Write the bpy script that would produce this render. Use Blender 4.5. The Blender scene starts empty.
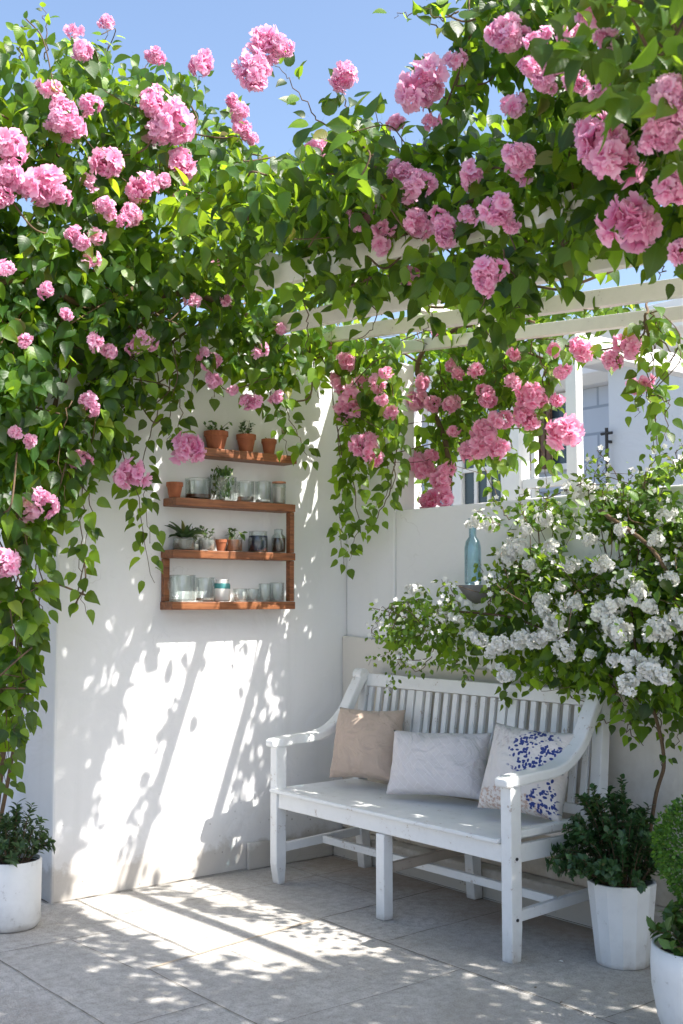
import bpy, math, random
import numpy as np
from mathutils import Vector, Matrix, noise
random.seed(7); RNG = np.random.default_rng(7)
sc = bpy.context.scene
COL = sc.collection
R_ = math.radians

# ------------------------------------------------------------------ camera
YAW, PITCH, FPX = 0.675, 0.076, 1142.6
CAM = np.array([4.675, -3.772, 1.3])
_F0 = np.array([-math.cos(YAW), math.sin(YAW), 0.]); _R = np.array([math.sin(YAW), math.cos(YAW), 0.]); _Z = np.array([0, 0, 1.])
_F = _F0*math.cos(PITCH) + _Z*math.sin(PITCH); _U = _Z*math.cos(PITCH) - _F0*math.sin(PITCH)
cam = bpy.data.cameras.new('camera'); camo = bpy.data.objects.new('camera', cam); COL.objects.link(camo)
m = Matrix(((_R[0], _U[0], -_F[0], CAM[0]), (_R[1], _U[1], -_F[1], CAM[1]), (_R[2], _U[2], -_F[2], CAM[2]), (0, 0, 0, 1)))
camo.matrix_world = m
cam.sensor_fit = 'VERTICAL'; cam.sensor_height = 36; cam.lens = FPX/1024*36
cam.clip_start = 0.05; cam.clip_end = 3000
cam.dof.use_dof = True; cam.dof.focus_distance = 4.7; cam.dof.aperture_fstop = 5.6
sc.camera = camo

# ------------------------------------------------------------------ light
SUN = Vector((1.0, 0.5, 1.35)).normalized()
world = bpy.data.worlds.new('World'); sc.world = world; world.use_nodes = True
nt = world.node_tree
sky = nt.nodes.new('ShaderNodeTexSky'); sky.sky_type = 'NISHITA'; sky.sun_disc = False
sky.sun_elevation = math.asin(SUN.z); sky.sun_rotation = math.atan2(SUN.x, SUN.y)
sky.air_density = 1.0; sky.dust_density = 3.4; sky.ozone_density = 2.4
bg = nt.nodes['Background']; bg.inputs['Strength'].default_value = 0.15
nt.links.new(sky.outputs[0], bg.inputs['Color'])
sl = bpy.data.lights.new('sun', 'SUN'); sl.energy = 5.0; sl.angle = R_(0.5); sl.color = (1.0, 0.95, 0.88)
so = bpy.data.objects.new('sun', sl); COL.objects.link(so)
so.rotation_euler = (-SUN).to_track_quat('-Z', 'Y').to_euler()
so.location = (6, 4, 8)
sc.view_settings.view_transform = 'Standard'; sc.view_settings.look = 'None'
sc.view_settings.gamma = 1; sc.view_settings.exposure = 1.06
sc.view_settings.use_curve_mapping = False

# ------------------------------------------------------------------ helpers
def ray(px, py):
    return _F*FPX + _R*(px-341.5) - _U*(py-512)
def P(px, py, ax, v):            # point of the picture on the plane axis=v
    q = ray(px, py); return Vector(CAM + (v-CAM[ax])/q[ax]*q)
def PD(px, py, d):               # point of the picture at distance d along the view axis
    return Vector(CAM + ray(px, py)/FPX*d)

class MB:
    def __init__(s): s.v = []; s.f = []; s.m = []; s.uv = None
    def add(s, vs, fs, mi=0):
        o = len(s.v); s.v += [tuple(v) for v in vs]; s.f += [tuple(i+o for i in f) for f in fs]; s.m += [mi]*len(fs)
    def box(s, a, b, M=None, mi=0):
        (x0, y0, z0), (x1, y1, z1) = a, b
        vs = [Vector((x, y, z)) for z in (z0, z1) for y in (y0, y1) for x in (x0, x1)]
        if M: vs = [M @ v for v in vs]
        s.add(vs, [(0, 2, 3, 1), (4, 5, 7, 6), (0, 1, 5, 4), (2, 6, 7, 3), (0, 4, 6, 2), (1, 3, 7, 5)], mi)
    def bar(s, p, q, w, h, up=(0, 0, 1), mi=0):   # rectangular bar between two points
        p = Vector(p); q = Vector(q); d = (q-p).normalized(); u = Vector(up)
        sd = d.cross(u).normalized(); u = sd.cross(d).normalized()
        vs = []
        for c in (p, q):
            for a, b in ((-1, -1), (1, -1), (1, 1), (-1, 1)): vs.append(c + sd*a*w/2 + u*b*h/2)
        s.add(vs, [(3, 2, 1, 0), (4, 5, 6, 7), (0, 1, 5, 4), (1, 2, 6, 5), (2, 3, 7, 6), (3, 0, 4, 7)], mi)
    def tube(s, pts, r, n=6, mi=0):
        pts = [Vector(p) for p in pts]; k = len(pts)
        rr = r if hasattr(r, '__len__') else [r]*k
        vs = []; fs = []
        ref = Vector((0.3, 0.5, 0.8)).normalized()
        for i, p in enumerate(pts):
            d = (pts[min(i+1, k-1)]-pts[max(i-1, 0)])
            d = d.normalized() if d.length > 1e-9 else Vector((0, 0, 1))
            a = d.cross(ref)
            if a.length < 1e-3: a = d.cross(Vector((1, 0, 0)))
            a.normalize(); b = d.cross(a)
            for j in range(n):
                t = 2*math.pi*j/n; vs.append(p + (a*math.cos(t)+b*math.sin(t))*rr[i])
        for i in range(k-1):
            for j in range(n):
                j2 = (j+1) % n; fs.append((i*n+j, i*n+j2, (i+1)*n+j2, (i+1)*n+j))
        fs.append(tuple(range(n))[::-1]); fs.append(tuple((k-1)*n+j for j in range(n)))
        s.add(vs, fs, mi)
    def lathe(s, prof, n=24, c=(0, 0, 0), mi=0, wob=None):
        c = Vector(c); vs = []; fs = []; k = len(prof)
        for (r, z) in prof:
            for j in range(n):
                t = 2*math.pi*j/n; w = wob(t, z) if wob else 1
                vs.append(c + Vector((math.cos(t)*r*w, math.sin(t)*r*w, z)))
        for i in range(k-1):
            for j in range(n):
                j2 = (j+1) % n; fs.append((i*n+j, i*n+j2, (i+1)*n+j2, (i+1)*n+j))
        if prof[0][0] > 1e-6: fs.append(tuple(range(n))[::-1])
        if prof[-1][0] > 1e-6: fs.append(tuple((k-1)*n+j for j in range(n)))
        s.add(vs, fs, mi)
    def prism(s, outline, a, b, axis=0, mi=0):    # closed outline in the plane across axis, from a to b
        n = len(outline); vs = []
        for t in (a, b):
            for (u, w) in outline:
                q = [u, w]; q.insert(axis, t); vs.append(q)
        fs = [tuple(range(n))[::-1], tuple(range(n, 2*n))] + [(i, (i+1) % n, n+(i+1) % n, n+i) for i in range(n)]
        s.add(vs, fs, mi)
    def build(s, name, mat, parent=None, smooth=False, bevel=0, seg=2, kind=None):
        me = bpy.data.meshes.new(name); me.from_pydata(s.v, [], s.f)
        for mm in (mat if isinstance(mat, (list, tuple)) else [mat]): me.materials.append(mm)
        if any(s.m): me.polygons.foreach_set('material_index', s.m)
        me.update()
        import bmesh
        bm = bmesh.new(); bm.from_mesh(me); bmesh.ops.recalc_face_normals(bm, faces=bm.faces); bm.to_mesh(me); bm.free()
        if smooth: me.polygons.foreach_set('use_smooth', [True]*len(me.polygons))
        o = bpy.data.objects.new(name, me); COL.objects.link(o)
        if parent: o.parent = parent
        if bevel:
            b = o.modifiers.new('bevel', 'BEVEL'); b.width = bevel; b.segments = seg; b.limit_method = 'ANGLE'; b.angle_limit = R_(40)
            b.harden_normals = False
        if kind: o['kind'] = kind
        return o

def thing(name, label, cat, loc=(0, 0, 0), group=None):
    o = bpy.data.objects.new(name, None); o.empty_display_size = 0.1; COL.objects.link(o); o.location = loc
    o['label'] = label; o['category'] = cat
    if group: o['group'] = group
    bpy.context.view_layer.update()
    return o
def tag(o, label, cat, group=None):
    o['label'] = label; o['category'] = cat
    if group: o['group'] = group
    return o
def local(o, parent):            # keep world place of mesh data under an offset Empty
    o.parent = parent; o.matrix_parent_inverse = Matrix.Translation(-parent.location); return o

# ------------------------------------------------------------------ materials
def newmat(name):
    m = bpy.data.materials.new(name); m.use_nodes = True; t = m.node_tree
    return m, t, t.nodes, t.links, t.nodes['Principled BSDF']
def N(t, typ, **kw):
    n = t.nodes.new(typ)
    for k, v in kw.items():
        if k in n.inputs.keys(): n.inputs[k].default_value = v
        else: setattr(n, k, v)
    return n
def ramp(t, src, stops):
    r = t.nodes.new('ShaderNodeValToRGB'); el = r.color_ramp.elements
    while len(el) > 1: el.remove(el[-1])
    el[0].position = stops[0][0]; el[0].color = (*stops[0][1], 1) if hasattr(stops[0][1], '__len__') else (*(stops[0][1],)*3, 1)
    for p, c in stops[1:]:
        e = el.new(p); e.color = (*c, 1) if hasattr(c, '__len__') else (c, c, c, 1)
    t.links.new(src, r.inputs[0]); return r.outputs[0]
def mixc(t, f, a, b, mode='MIX'):
    n = t.nodes.new('ShaderNodeMix'); n.data_type = 'RGBA'; n.blend_type = mode
    for sck, v in ((n.inputs[0], f), (n.inputs[6], a), (n.inputs[7], b)):
        if hasattr(v, 'is_linked') or hasattr(v, 'links'): t.links.new(v, sck)
        else: sck.default_value = v if not hasattr(v, '__len__') else (*v, 1)
    return n.outputs[2]
def noisetex(t, vec, scale, detail=4, rough=.6, dist=0):
    n = N(t, 'ShaderNodeTexNoise'); n.inputs['Scale'].default_value = scale; n.inputs['Detail'].default_value = detail
    n.inputs['Roughness'].default_value = rough; n.inputs['Distortion'].default_value = dist
    if vec is not None: t.links.new(vec, n.inputs['Vector'])
    return n.outputs[0]
def bump(t, h, strength, dist, nrm=None):
    b = N(t, 'ShaderNodeBump'); b.inputs['Strength'].default_value = strength; b.inputs['Distance'].default_value = dist
    t.links.new(h, b.inputs['Height'])
    if nrm is not None: t.links.new(nrm, b.inputs['Normal'])
    return b.outputs[0]
def math_(t, op, a, b=None, clamp=False):
    n = N(t, 'ShaderNodeMath'); n.operation = op; n.use_clamp = clamp
    for i, v in enumerate((a, b)):
        if v is None: continue
        if isinstance(v, (int, float)): n.inputs[i].default_value = v
        else: t.links.new(v, n.inputs[i])
    return n.outputs[0]
def geo(t):
    g = t.nodes.new('ShaderNodeNewGeometry'); return g
def objpos(t): return t.nodes.new('ShaderNodeTexCoord').outputs['Object']

def plaster(name, base, dirt=(.42, .38, .33), low=True, stain=0):
    m, t, ns, lk, b = newmat(name); pos = geo(t).outputs['Position']
    big = noisetex(t, pos, 1.3, 5, .6); mid = noisetex(t, pos, 9, 6, .65); fine = noisetex(t, pos, 60, 4, .6)
    c = mixc(t, math_(t, 'MULTIPLY', big, .35), base, tuple(x*.88 for x in base))
    c = mixc(t, ramp(t, mid, [(.60, 0), (.78, .3)]), c, tuple(x*.86 for x in base))
    sep = N(t, 'ShaderNodeSeparateXYZ'); lk.new(pos, sep.inputs[0])
    if low:   # splashed dirt close to the paving, and hairline specks
        hgt = math_(t, 'ADD', sep.outputs[2], math_(t, 'MULTIPLY', mid, -.22))
        c = mixc(t, ramp(t, hgt, [(0.0, .75), (.04, .22), (.17, 0)]), c, dirt)
        vor = N(t, 'ShaderNodeTexVoronoi'); vor.inputs['Scale'].default_value = 24; lk.new(pos, vor.inputs['Vector'])
        sp = math_(t, 'MULTIPLY', ramp(t, vor.outputs['Distance'], [(.06, 1), (.12, 0)]), ramp(t, hgt, [(.02, 1), (.45, 0)]))
        c = mixc(t, math_(t, 'MULTIPLY', sp, ramp(t, mid, [(.45, 0), (.55, .8)])), c, (.16, .14, .12))
        if stain: c = mixc(t, math_(t, 'MULTIPLY', ramp(t, hgt, [(.25, .75), (.62, 0)]), ramp(t, mid, [(.35, .35), (.62, 1)])), c, (.40, .33, .25))
        # faint vertical runs
        mp = N(t, 'ShaderNodeMapping'); mp.inputs['Scale'].default_value = (9, 9, .5); lk.new(pos, mp.inputs[0])
        run = noisetex(t, mp.outputs[0], 1, 4, .6)
        c = mixc(t, ramp(t, run, [(.58, 0), (.75, .22)]), c, tuple(x*.72 for x in base))
    lk.new(c, b.inputs['Base Color']); b.inputs['Roughness'].default_value = .9
    vc = N(t, 'ShaderNodeTexVoronoi'); vc.feature = 'DISTANCE_TO_EDGE'; vc.inputs['Scale'].default_value = 1.15
    dsp = N(t, 'ShaderNodeTexNoise'); dsp.inputs['Scale'].default_value = 5; dsp.inputs['Detail'].default_value = 5; lk.new(pos, dsp.inputs['Vector'])
    va = N(t, 'ShaderNodeVectorMath'); va.operation = 'MULTIPLY_ADD'; lk.new(dsp.outputs[1], va.inputs[0]); va.inputs[1].default_value = (.35, .35, .35); lk.new(pos, va.inputs[2]); lk.new(va.outputs[0], vc.inputs['Vector'])
    crk = math_(t, 'MULTIPLY', ramp(t, vc.outputs['Distance'], [(.0008, 1), (.0025, 0)]), ramp(t, big, [(.54, 0), (.62, .28)]))
    c = mixc(t, crk, c, (.30, .27, .24)); lk.new(c, b.inputs['Base Color'])
    h = math_(t, 'ADD', math_(t, 'MULTIPLY', mid, .7), math_(t, 'MULTIPLY', fine, .3))
    nb = bump(t, noisetex(t, pos, 3.6, 3, .5, .8), .55, .03)
    lk.new(bump(t, h, .35, .008, nb), b.inputs['Normal'])
    return m
def paint(name, base=(.74, .75, .75), wood=(.16, .115, .075), wear=.5, rough=.5):
    m, t, ns, lk, b = newmat(name); pos = geo(t).outputs['Position']
    n1 = noisetex(t, pos, 14, 6, .65); n2 = noisetex(t, pos, 90, 3, .6); n3 = noisetex(t, pos, 3, 3)
    c = mixc(t, ramp(t, n1, [(.45, 0), (.75, .35)]), base, tuple(x*.75 for x in base))
    c = mixc(t, math_(t, 'MULTIPLY', n3, .3), c, tuple(x*.82 for x in base))
    chips = ramp(t, math_(t, 'ADD', math_(t, 'MULTIPLY', n1, .6), math_(t, 'MULTIPLY', n2, .4)), [(.60, 0), (.635, wear)])
    # worn along the edges
    bev = N(t, 'ShaderNodeBevel'); bev.samples = 4; bev.inputs[0].default_value = .006
    vm = N(t, 'ShaderNodeVectorMath'); vm.operation = 'DOT_PRODUCT'; lk.new(bev.outputs[0], vm.inputs[0]); lk.new(geo(t).outputs['Normal'], vm.inputs[1])
    edge = ramp(t, vm.outputs['Value'], [(.80, 1), (.97, 0)])
    ew = math_(t, 'MULTIPLY', edge, ramp(t, n1, [(.52, 0), (.62, wear)]))
    f = math_(t, 'MAXIMUM', chips, ew)
    c = mixc(t, f, c, wood)
    sp = N(t, 'ShaderNodeSeparateXYZ'); lk.new(pos, sp.inputs[0])
    c = mixc(t, ramp(t, math_(t, 'ADD', math_(t, 'ADD', sp.outputs[2], .10), math_(t, 'MULTIPLY', n1, -.12)), [(.03, .6), (.07, .22), (.16, 0)]), c, (.25, .21, .17))
    lk.new(c, b.inputs['Base Color']); b.inputs['Roughness'].default_value = rough
    lk.new(bump(t, math_(t, 'SUBTRACT', math_(t, 'ADD', n1, math_(t, 'MULTIPLY', n2, .4)), math_(t, 'MULTIPLY', f, .6)), .25, .003), b.inputs['Normal'])
    return m
def simple(name, base, rough=.7, noise_amt=.25, scale=20, bmp=.1, metal=0, spec=None):
    m, t, ns, lk, b = newmat(name); pos = objpos(t)
    n1 = noisetex(t, pos, scale, 4)
    lk.new(mixc(t, n1, tuple(x*(1-noise_amt) for x in base), tuple(min(1, x*(1+noise_amt)) for x in base)), b.inputs['Base Color'])
    b.inputs['Roughness'].default_value = rough; b.inputs['Metallic'].default_value = metal
    if bmp: lk.new(bump(t, n1, bmp, .004), b.inputs['Normal'])
    return m
def woodmat(name):
    m, t, ns, lk, b = newmat(name); pos = geo(t).outputs['Position']
    mp = N(t, 'ShaderNodeMapping'); mp.inputs['Scale'].default_value = (40, 3, 40); lk.new(pos, mp.inputs[0])
    g = noisetex(t, mp.outputs[0], 1.6, 6, .65, .6); n2 = noisetex(t, pos, 5, 3)
    c = ramp(t, g, [(.3, (.07, .022, .009)), (.5, (.24, .082, .028)), (.72, (.42, .165, .06))])
    c = mixc(t, math_(t, 'MULTIPLY', n2, .5), c, (.17, .065, .028))
    lk.new(c, b.inputs['Base Color']); b.inputs['Roughness'].default_value = .5
    lk.new(bump(t, g, .3, .003), b.inputs['Normal']); return m
def leafmat(name, dark, mid, light, trans=(.30, .50, .05), tf=.4, rough=.42, hf=.12):
    m, t, ns, lk, b = newmat(name); g = geo(t)
    rnd = g.outputs['Random Per Island']
    c = ramp(t, rnd, [(0, dark), (.5, mid), (1-hf, mid), (.984, light), (.99, tuple([.24, .19, .04])), (1.0, tuple([.16, .08, .03]))])
    uv = N(t, 'ShaderNodeUVMap'); sep = N(t, 'ShaderNodeSeparateXYZ'); lk.new(uv.outputs[0], sep.inputs[0])
    au = math_(t, 'ABSOLUTE', math_(t, 'SUBTRACT', sep.outputs[0], .5))
    rib = ramp(t, au, [(.0, .55), (.035, 0)])
    vein = N(t, 'ShaderNodeMath'); vein.operation = 'SINE'
    lk.new(math_(t, 'MULTIPLY', math_(t, 'SUBTRACT', sep.outputs[1], math_(t, 'MULTIPLY', au, .9)), 42), vein.inputs[0])
    vv = ramp(t, vein.outputs[0], [(.80, 0), (1.0, .10)])
    c2 = mixc(t, math_(t, 'MAXIMUM', rib, vv), c, tuple(min(1, x*1.9+.02) for x in mid))
    pn = noisetex(t, g.outputs['Position'], 55, 3)
    c2 = mixc(t, math_(t, 'MULTIPLY', pn, .45), c2, tuple(x*.6 for x in dark))
    lk.new(c2, b.inputs['Base Color']); b.inputs['Roughness'].default_value = rough
    lk.new(bump(t, math_(t, 'ADD', vein.outputs[0], math_(t, 'MULTIPLY', pn, 3)), .12, .001), b.inputs['Normal'])
    tr = N(t, 'ShaderNodeBsdfTranslucent')
    tc = ramp(t, rnd, [(0, tuple(x*.30 for x in trans)), (.55, tuple(x*.6 for x in trans)), (1, trans)])
    lk.new(tc, tr.inputs[0])
    mx = N(t, 'ShaderNodeMixShader'); mx.inputs[0].default_value = tf
    lk.new(b.outputs[0], mx.inputs[1]); lk.new(tr.outputs[0], mx.inputs[2]); lk.new(mx.outputs[0], ns['Material Output'].inputs[0])
    return m
def petalmat(name, deep, mid, pale, tf=.35, v0=.0, v1=.8):
    m, t, ns, lk, b = newmat(name); g = geo(t)
    uv = N(t, 'ShaderNodeUVMap'); sep = N(t, 'ShaderNodeSeparateXYZ'); lk.new(uv.outputs[0], sep.inputs[0])
    c = ramp(t, sep.outputs[1], [(v0, deep), (v0+.4*(v1-v0), mid), (v1, pale)])
    c = mixc(t, math_(t, 'MULTIPLY', g.outputs['Random Per Island'], .45), c, mid)
    oi = N(t, 'ShaderNodeObjectInfo')
    c = mixc(t, math_(t, 'MULTIPLY', oi.outputs['Random'], .6), c, pale)
    lk.new(c, b.inputs['Base Color']); b.inputs['Roughness'].default_value = .6
    tr = N(t, 'ShaderNodeBsdfTranslucent'); lk.new(c, tr.inputs[0])
    mx = N(t, 'ShaderNodeMixShader'); mx.inputs[0].default_value = tf
    lk.new(b.outputs[0], mx.inputs[1]); lk.new(tr.outputs[0], mx.inputs[2]); lk.new(mx.outputs[0], ns['Material Output'].inputs[0])
    return m
def glassmat(name, col=(.96, .985, .98), rough=.03, f0=.035):
    m, t, ns, lk, b = newmat(name)
    tr = N(t, 'ShaderNodeBsdfTransparent'); tr.inputs[0].default_value = (*col, 1)
    gl = N(t, 'ShaderNodeBsdfGlossy'); gl.inputs['Roughness'].default_value = rough
    lw = N(t, 'ShaderNodeLayerWeight'); lw.inputs[0].default_value = .35
    f = math_(t, 'ADD', math_(t, 'MULTIPLY', lw.outputs['Fresnel'], .38), f0, True)
    mx = N(t, 'ShaderNodeMixShader'); lk.new(f, mx.inputs[0]); lk.new(tr.outputs[0], mx.inputs[1]); lk.new(gl.outputs[0], mx.inputs[2])
    lk.new(mx.outputs[0], ns['Material Output'].inputs[0]); return m

M_WALL = plaster('white_plaster', (.79, .79, .795))
M_LOW = plaster('weathered_plaster', (.70, .66, .60), stain=1)
M_PLINTH = plaster('plinth_plaster', (.72, .70, .66))
M_PERG = paint('pergola_paint', (.80, .77, .70), (.30, .20, .12), .45)
M_BENCH = paint('bench_paint', (.80, .81, .81), (.30, .20, .13), .55)
M_BARE = paint('worn_stretcher', (.42, .36, .30), (.22, .16, .11), .8)
M_WOOD = woodmat('shelf_wood')
M_TERRA = simple('terracotta', (.33, .105, .045), .8, .35, 30, .3)
M_SOIL = simple('soil', (.035, .024, .017), .95, .5, 60, .8)
M_STEM = simple('bark', (.115, .075, .042), .9, .4, 40, .4)
M_GSTEM = simple('green_stem', (.075, .11, .03), .7, .3, 30, .1)
M_GLASS = glassmat('clear_glass')
M_BLUE = glassmat('blue_glass', (.80, .91, .95), .06)
M_LEAF = leafmat('vine_leaf', (.011, .040, .009), (.028, .094, .012), (.19, .34, .02), (.62, .92, .04), .48, hf=.28)
M_LEAF2 = leafmat('canopy_leaf', (.010, .037, .011), (.024, .082, .014), (.16, .31, .02), (.58, .90, .04), .46, hf=.25)
M_LEAF3 = leafmat('sunny_leaf', (.03, .08, .014), (.07, .16, .02), (.22, .32, .03), (.60, .92, .05), .54, hf=.25)  # leaf colours brightened to look sunlit in the opening
M_SHRUB = leafmat('shrub_leaf', (.022, .062, .010), (.06, .16, .016), (.22, .36, .04), (.58, .86, .06), .46, hf=.28)
M_DARK = leafmat('box_leaf', (.020, .058, .020), (.04, .11, .032), (.07, .13, .04), (.16, .30, .05), .25)
M_HERB = leafmat('herb_leaf', (.020, .050, .022), (.045, .10, .04), (.12, .20, .07), (.25, .40, .10), .3)
M_TOPI = leafmat('topiary_leaf', (.025, .085, .012), (.05, .16, .02), (.12, .28, .03), (.30, .55, .05), .35)
M_BIND = leafmat('underplant_leaf', (.03, .08, .02), (.06, .15, .03), (.20, .16, .04), (.30, .48, .06), .35)
M_PINK = petalmat('pink_petal', (.68, .10, .33), (.85, .30, .54), (.92, .58, .75), .45)
M_ROSE = petalmat('rose_petal', (.76, .06, .27), (.88, .27, .50), (.93, .56, .73), .5)
M_WHITE = petalmat('white_petal', (.74, .74, .52), (.82, .82, .78), (.86, .86, .84), .25)

# ------------------------------------------------------------------ ground & paving
m, t, ns, lk, b = newmat('stone_paving'); pos = geo(t).outputs['Position']
n1 = noisetex(t, pos, 2.0, 6, .65); n2 = noisetex(t, pos, 26, 5, .7); n3 = noisetex(t, pos, 190, 3, .6)
c = ramp(t, n1, [(.3, (.44, .425, .405)), (.7, (.58, .56, .53))])
c = mixc(t, ramp(t, n2, [(.40, 0), (.66, .6)]), c, (.25, .235, .21))
c = mixc(t, ramp(t, noisetex(t, pos, 1.1, 5, .7, .5), [(.48, 0), (.60, .35)]), c, (.30, .27, .23))
c = mixc(t, ramp(t, n3, [(.52, 0), (.64, .6)]), c, (.20, .19, .175))
c = mixc(t, ramp(t, n3, [(.28, .5), (.40, 0)]), c, (.58, .55, .50))
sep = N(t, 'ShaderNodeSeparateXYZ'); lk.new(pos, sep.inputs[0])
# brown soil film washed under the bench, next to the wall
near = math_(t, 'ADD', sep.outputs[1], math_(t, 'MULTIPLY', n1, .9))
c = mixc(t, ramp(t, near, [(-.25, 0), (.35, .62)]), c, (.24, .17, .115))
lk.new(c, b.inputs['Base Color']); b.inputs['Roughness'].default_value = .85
lk.new(bump(t, math_(t, 'ADD', n2, math_(t, 'MULTIPLY', n3, .8)), .6, .006), b.inputs['Normal'])
M_STONE = m
M_JOINT = simple('joint_dirt', (.10, .085, .065), .95, .4, 60, .4)
M_SAND = simple('joint_sand', (.46, .38, .29), .95, .2, 80, .3)
M_GROUND = simple('earth', (.24, .21, .17), .95, .3, 3, .3)

g = MB(); g.add([(-600, -600, -.02), (600, -600, -.02), (600, 600, -.02), (-600, 600, -.02)], [(0, 1, 2, 3)]); g.build('ground', M_GROUND, kind='structure')
g = MB()
nx, ny = 90, 80
vs = []; fs = []
for j in range(ny+1):
    for i in range(nx+1):
        x = -1.5+9*i/nx; y = -7.5+8*j/ny
        vs.append((x, y, .0 + .004*noise.noise(Vector((x*1.3, y*1.3, 0)))))
for j in range(ny):
    for i in range(nx):
        a = j*(nx+1)+i; fs.append((a, a+1, a+nx+2, a+nx+1))
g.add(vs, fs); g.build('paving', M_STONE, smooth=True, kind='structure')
def joint(mb, p, q, w=.006, amp=.006, z=.0065):
    w = w*.6; amp = amp*.4
    p = Vector((*p, 0)); q = Vector((*q, 0)); L = (q-p).length; k = max(3, int(L/.035)); d = (q-p)/L; s = Vector((-d.y, d.x, 0))
    vs = []
    for i in range(k+1):
        c = p+d*L*i/k; off = amp*(noise.noise(c*7+Vector((0, 0, w*900))))*2.0
        ww = w*(.55+.9*abs(noise.noise(c*19)))*(1 if 0 < i < k else .2)
        zz = z + .004*noise.noise(Vector((c.x*1.3, c.y*1.3, 0))) - .003
        vs += [c+s*(off+ww/2)+Vector((0, 0, zz)), c+s*(off-ww/2)+Vector((0, 0, zz))]
    mb.add(vs, [(2*i, 2*i+1, 2*i+3, 2*i+2) for i in range(k)])
j = MB()
for p, q, w in [((.52, -1.5), (.54, -4.2), .008), ((.31, -.1), (.325, -1.5), .006), ((.85, -.1), (.90, -.86), .010), ((1.27, -.1), (1.30, -.87), .007),
                ((-.2, -1.505), (1.0, -1.495), .008), ((1.0, -1.725), (5.5, -1.72), .007), ((.52, -1.78), (1.0, -1.76), .005), ((.88, -.865), (5.5, -.86), .009),
                ((.0, -.42), (.86, -.44), .005), ((.98, -1.39), (1.35, -1.37), .005), ((.54, -2.09), (5.5, -2.08), .006), ((1.72, -.86), (1.74, -1.72), .005),
                ((1.45, -1.72), (1.47, -2.08), .006), ((2.35, -.1), (2.33, -.86), .006), ((2.5, -.86), (2.52, -1.72), .006), ((2.1, -1.72), (2.12, -4), .006), ((-1.2, -2.6), (5.5, -2.62), .007)]:
    joint(j, p, q, w)
j.build('paving_joints', M_JOINT, kind='structure')
j = MB(); joint(j, (.90, -.87), (1.02, -1.72), .028, .006, .0055); j.build('sandy_joint', M_SAND, kind='structure')
# dirt line where walls meet the paving
j = MB(); joint(j, (.006, -1.62), (.006, -.1), .014, .004, .009); joint(j, (0, -.108), (5, -.108), .016, .006, .009)
joint(j, (-1.4, -1.628), (0, -1.628), .014, .004, .009); j.build('dirt_line', M_JOINT, kind='structure')

# ------------------------------------------------------------------ walls
g = MB(); g.box((-.32, -1.62, -.02), (0, .25, 2.62))
w = g.build('garden_wall', M_WALL, bevel=.012); tag(w, 'tall white plastered wall carrying the wooden shelves', 'wall')
p = MB(); p.prism([(-.62, 0), (-.1, 0), (-.1, .10), (-.62, .13)], .002, .022, 0)
p.build('plinth', M_PLINTH, w, bevel=.006)
g = MB(); g.box((-2.6, -1.605, -.02), (-.323, -1.35, 2.62)); w = g.build('side_wall', M_WALL, bevel=.012)
tag(w, 'shaded white wall behind the left flower pot, hung with dark vine', 'wall')
g = MB(); g.box((.003, 0, -.02), (.387, .14, 2.50)); w = g.build('wall_pillar', M_WALL, bevel=.01)
tag(w, 'white plastered corner pillar rising left of the low wall, roses over it', 'pillar')
low = thing('parapet_wall', 'low white garden wall behind the bench with stepped weathered base', 'wall', (1.5, 0, 0))
g = MB(); g.box((.390, .003, .9), (6.0, .138, 1.742)); local(g.build('upper_wall', M_WALL, bevel=.01), low)
g = MB()
g.prism([(.003, .128), (.003, 1.11), (.40, 1.09), (.44, .985), (6.0, .975), (6.0, .128)], -.030, -.002, 1)
o = local(g.build('lower_wall', M_LOW, bevel=.008), low)
g = MB(); g.prism([(-.105, -.01), (-.002, -.01), (-.002, .126), (-.095, .126), (-.105, .116)], .024, 6.0, 0); local(g.build('plinth', M_PLINTH, low, bevel=.006), low)

# ------------------------------------------------------------------ pergola
perg = thing('pergola', 'cream painted timber pergola with sloping rafters under the vines', 'pergola', (0, -.5, 2.5))
def zr(x): return 2.578-.085*x
for k, (y, z0, sl_, h) in enumerate([(-1.05, 2.673, -.082, .085), (-.7, 2.570, -.071, .080), (-.35, 2.592, -.0975, .066), (.02, 2.577, -.092, .056)]):
    xs = .70 if k == 0 else -.20
    g = MB(); g.bar((xs, y, z0+sl_*xs+h/2), (4.4, y, z0+sl_*4.4+h/2), .042, h); local(g.build('rafter', M_PERG, bevel=.003), perg)
for x in (.80, 4.2):
    g = MB(); g.bar((x, -1.12, zr(x)+.215), (x, .2, zr(x)+.135), .045, .06); local(g.build('batten', M_PERG, bevel=.003), perg)
for x in (4.2,):
    g = MB(); g.box((x-.04, .03, 1.744), (x+.04, .11, zr(x)-.01)); local(g.build('post', M_PERG, bevel=.004), perg)

# ------------------------------------------------------------------ neighbour's house
M_BWALL = None
m, t, ns, lk, b = newmat('pale_brick'); pos = geo(t).outputs['Position']
sep = N(t, 'ShaderNodeSeparateXYZ'); lk.new(pos, sep.inputs[0]); cmb = N(t, 'ShaderNodeCombineXYZ')
lk.new(math_(t, 'ADD', sep.outputs[0], sep.outputs[1]), cmb.inputs[0]); lk.new(sep.outputs[2], cmb.inputs[1])
br = N(t, 'ShaderNodeTexBrick'); br.inputs['Scale'].default_value = 1; br.inputs['Brick Width'].default_value = .6; br.inputs['Row Height'].default_value = .22
br.inputs['Mortar Size'].default_value = .012; br.inputs['Color1'].default_value = (.50, .57, .66, 1); br.inputs['Color2'].default_value = (.56, .62, .70, 1); br.inputs['Mortar'].default_value = (.30, .36, .44, 1)
lk.new(cmb.outputs[0], br.inputs[0]); nn = noisetex(t, pos, 6, 4)
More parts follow.
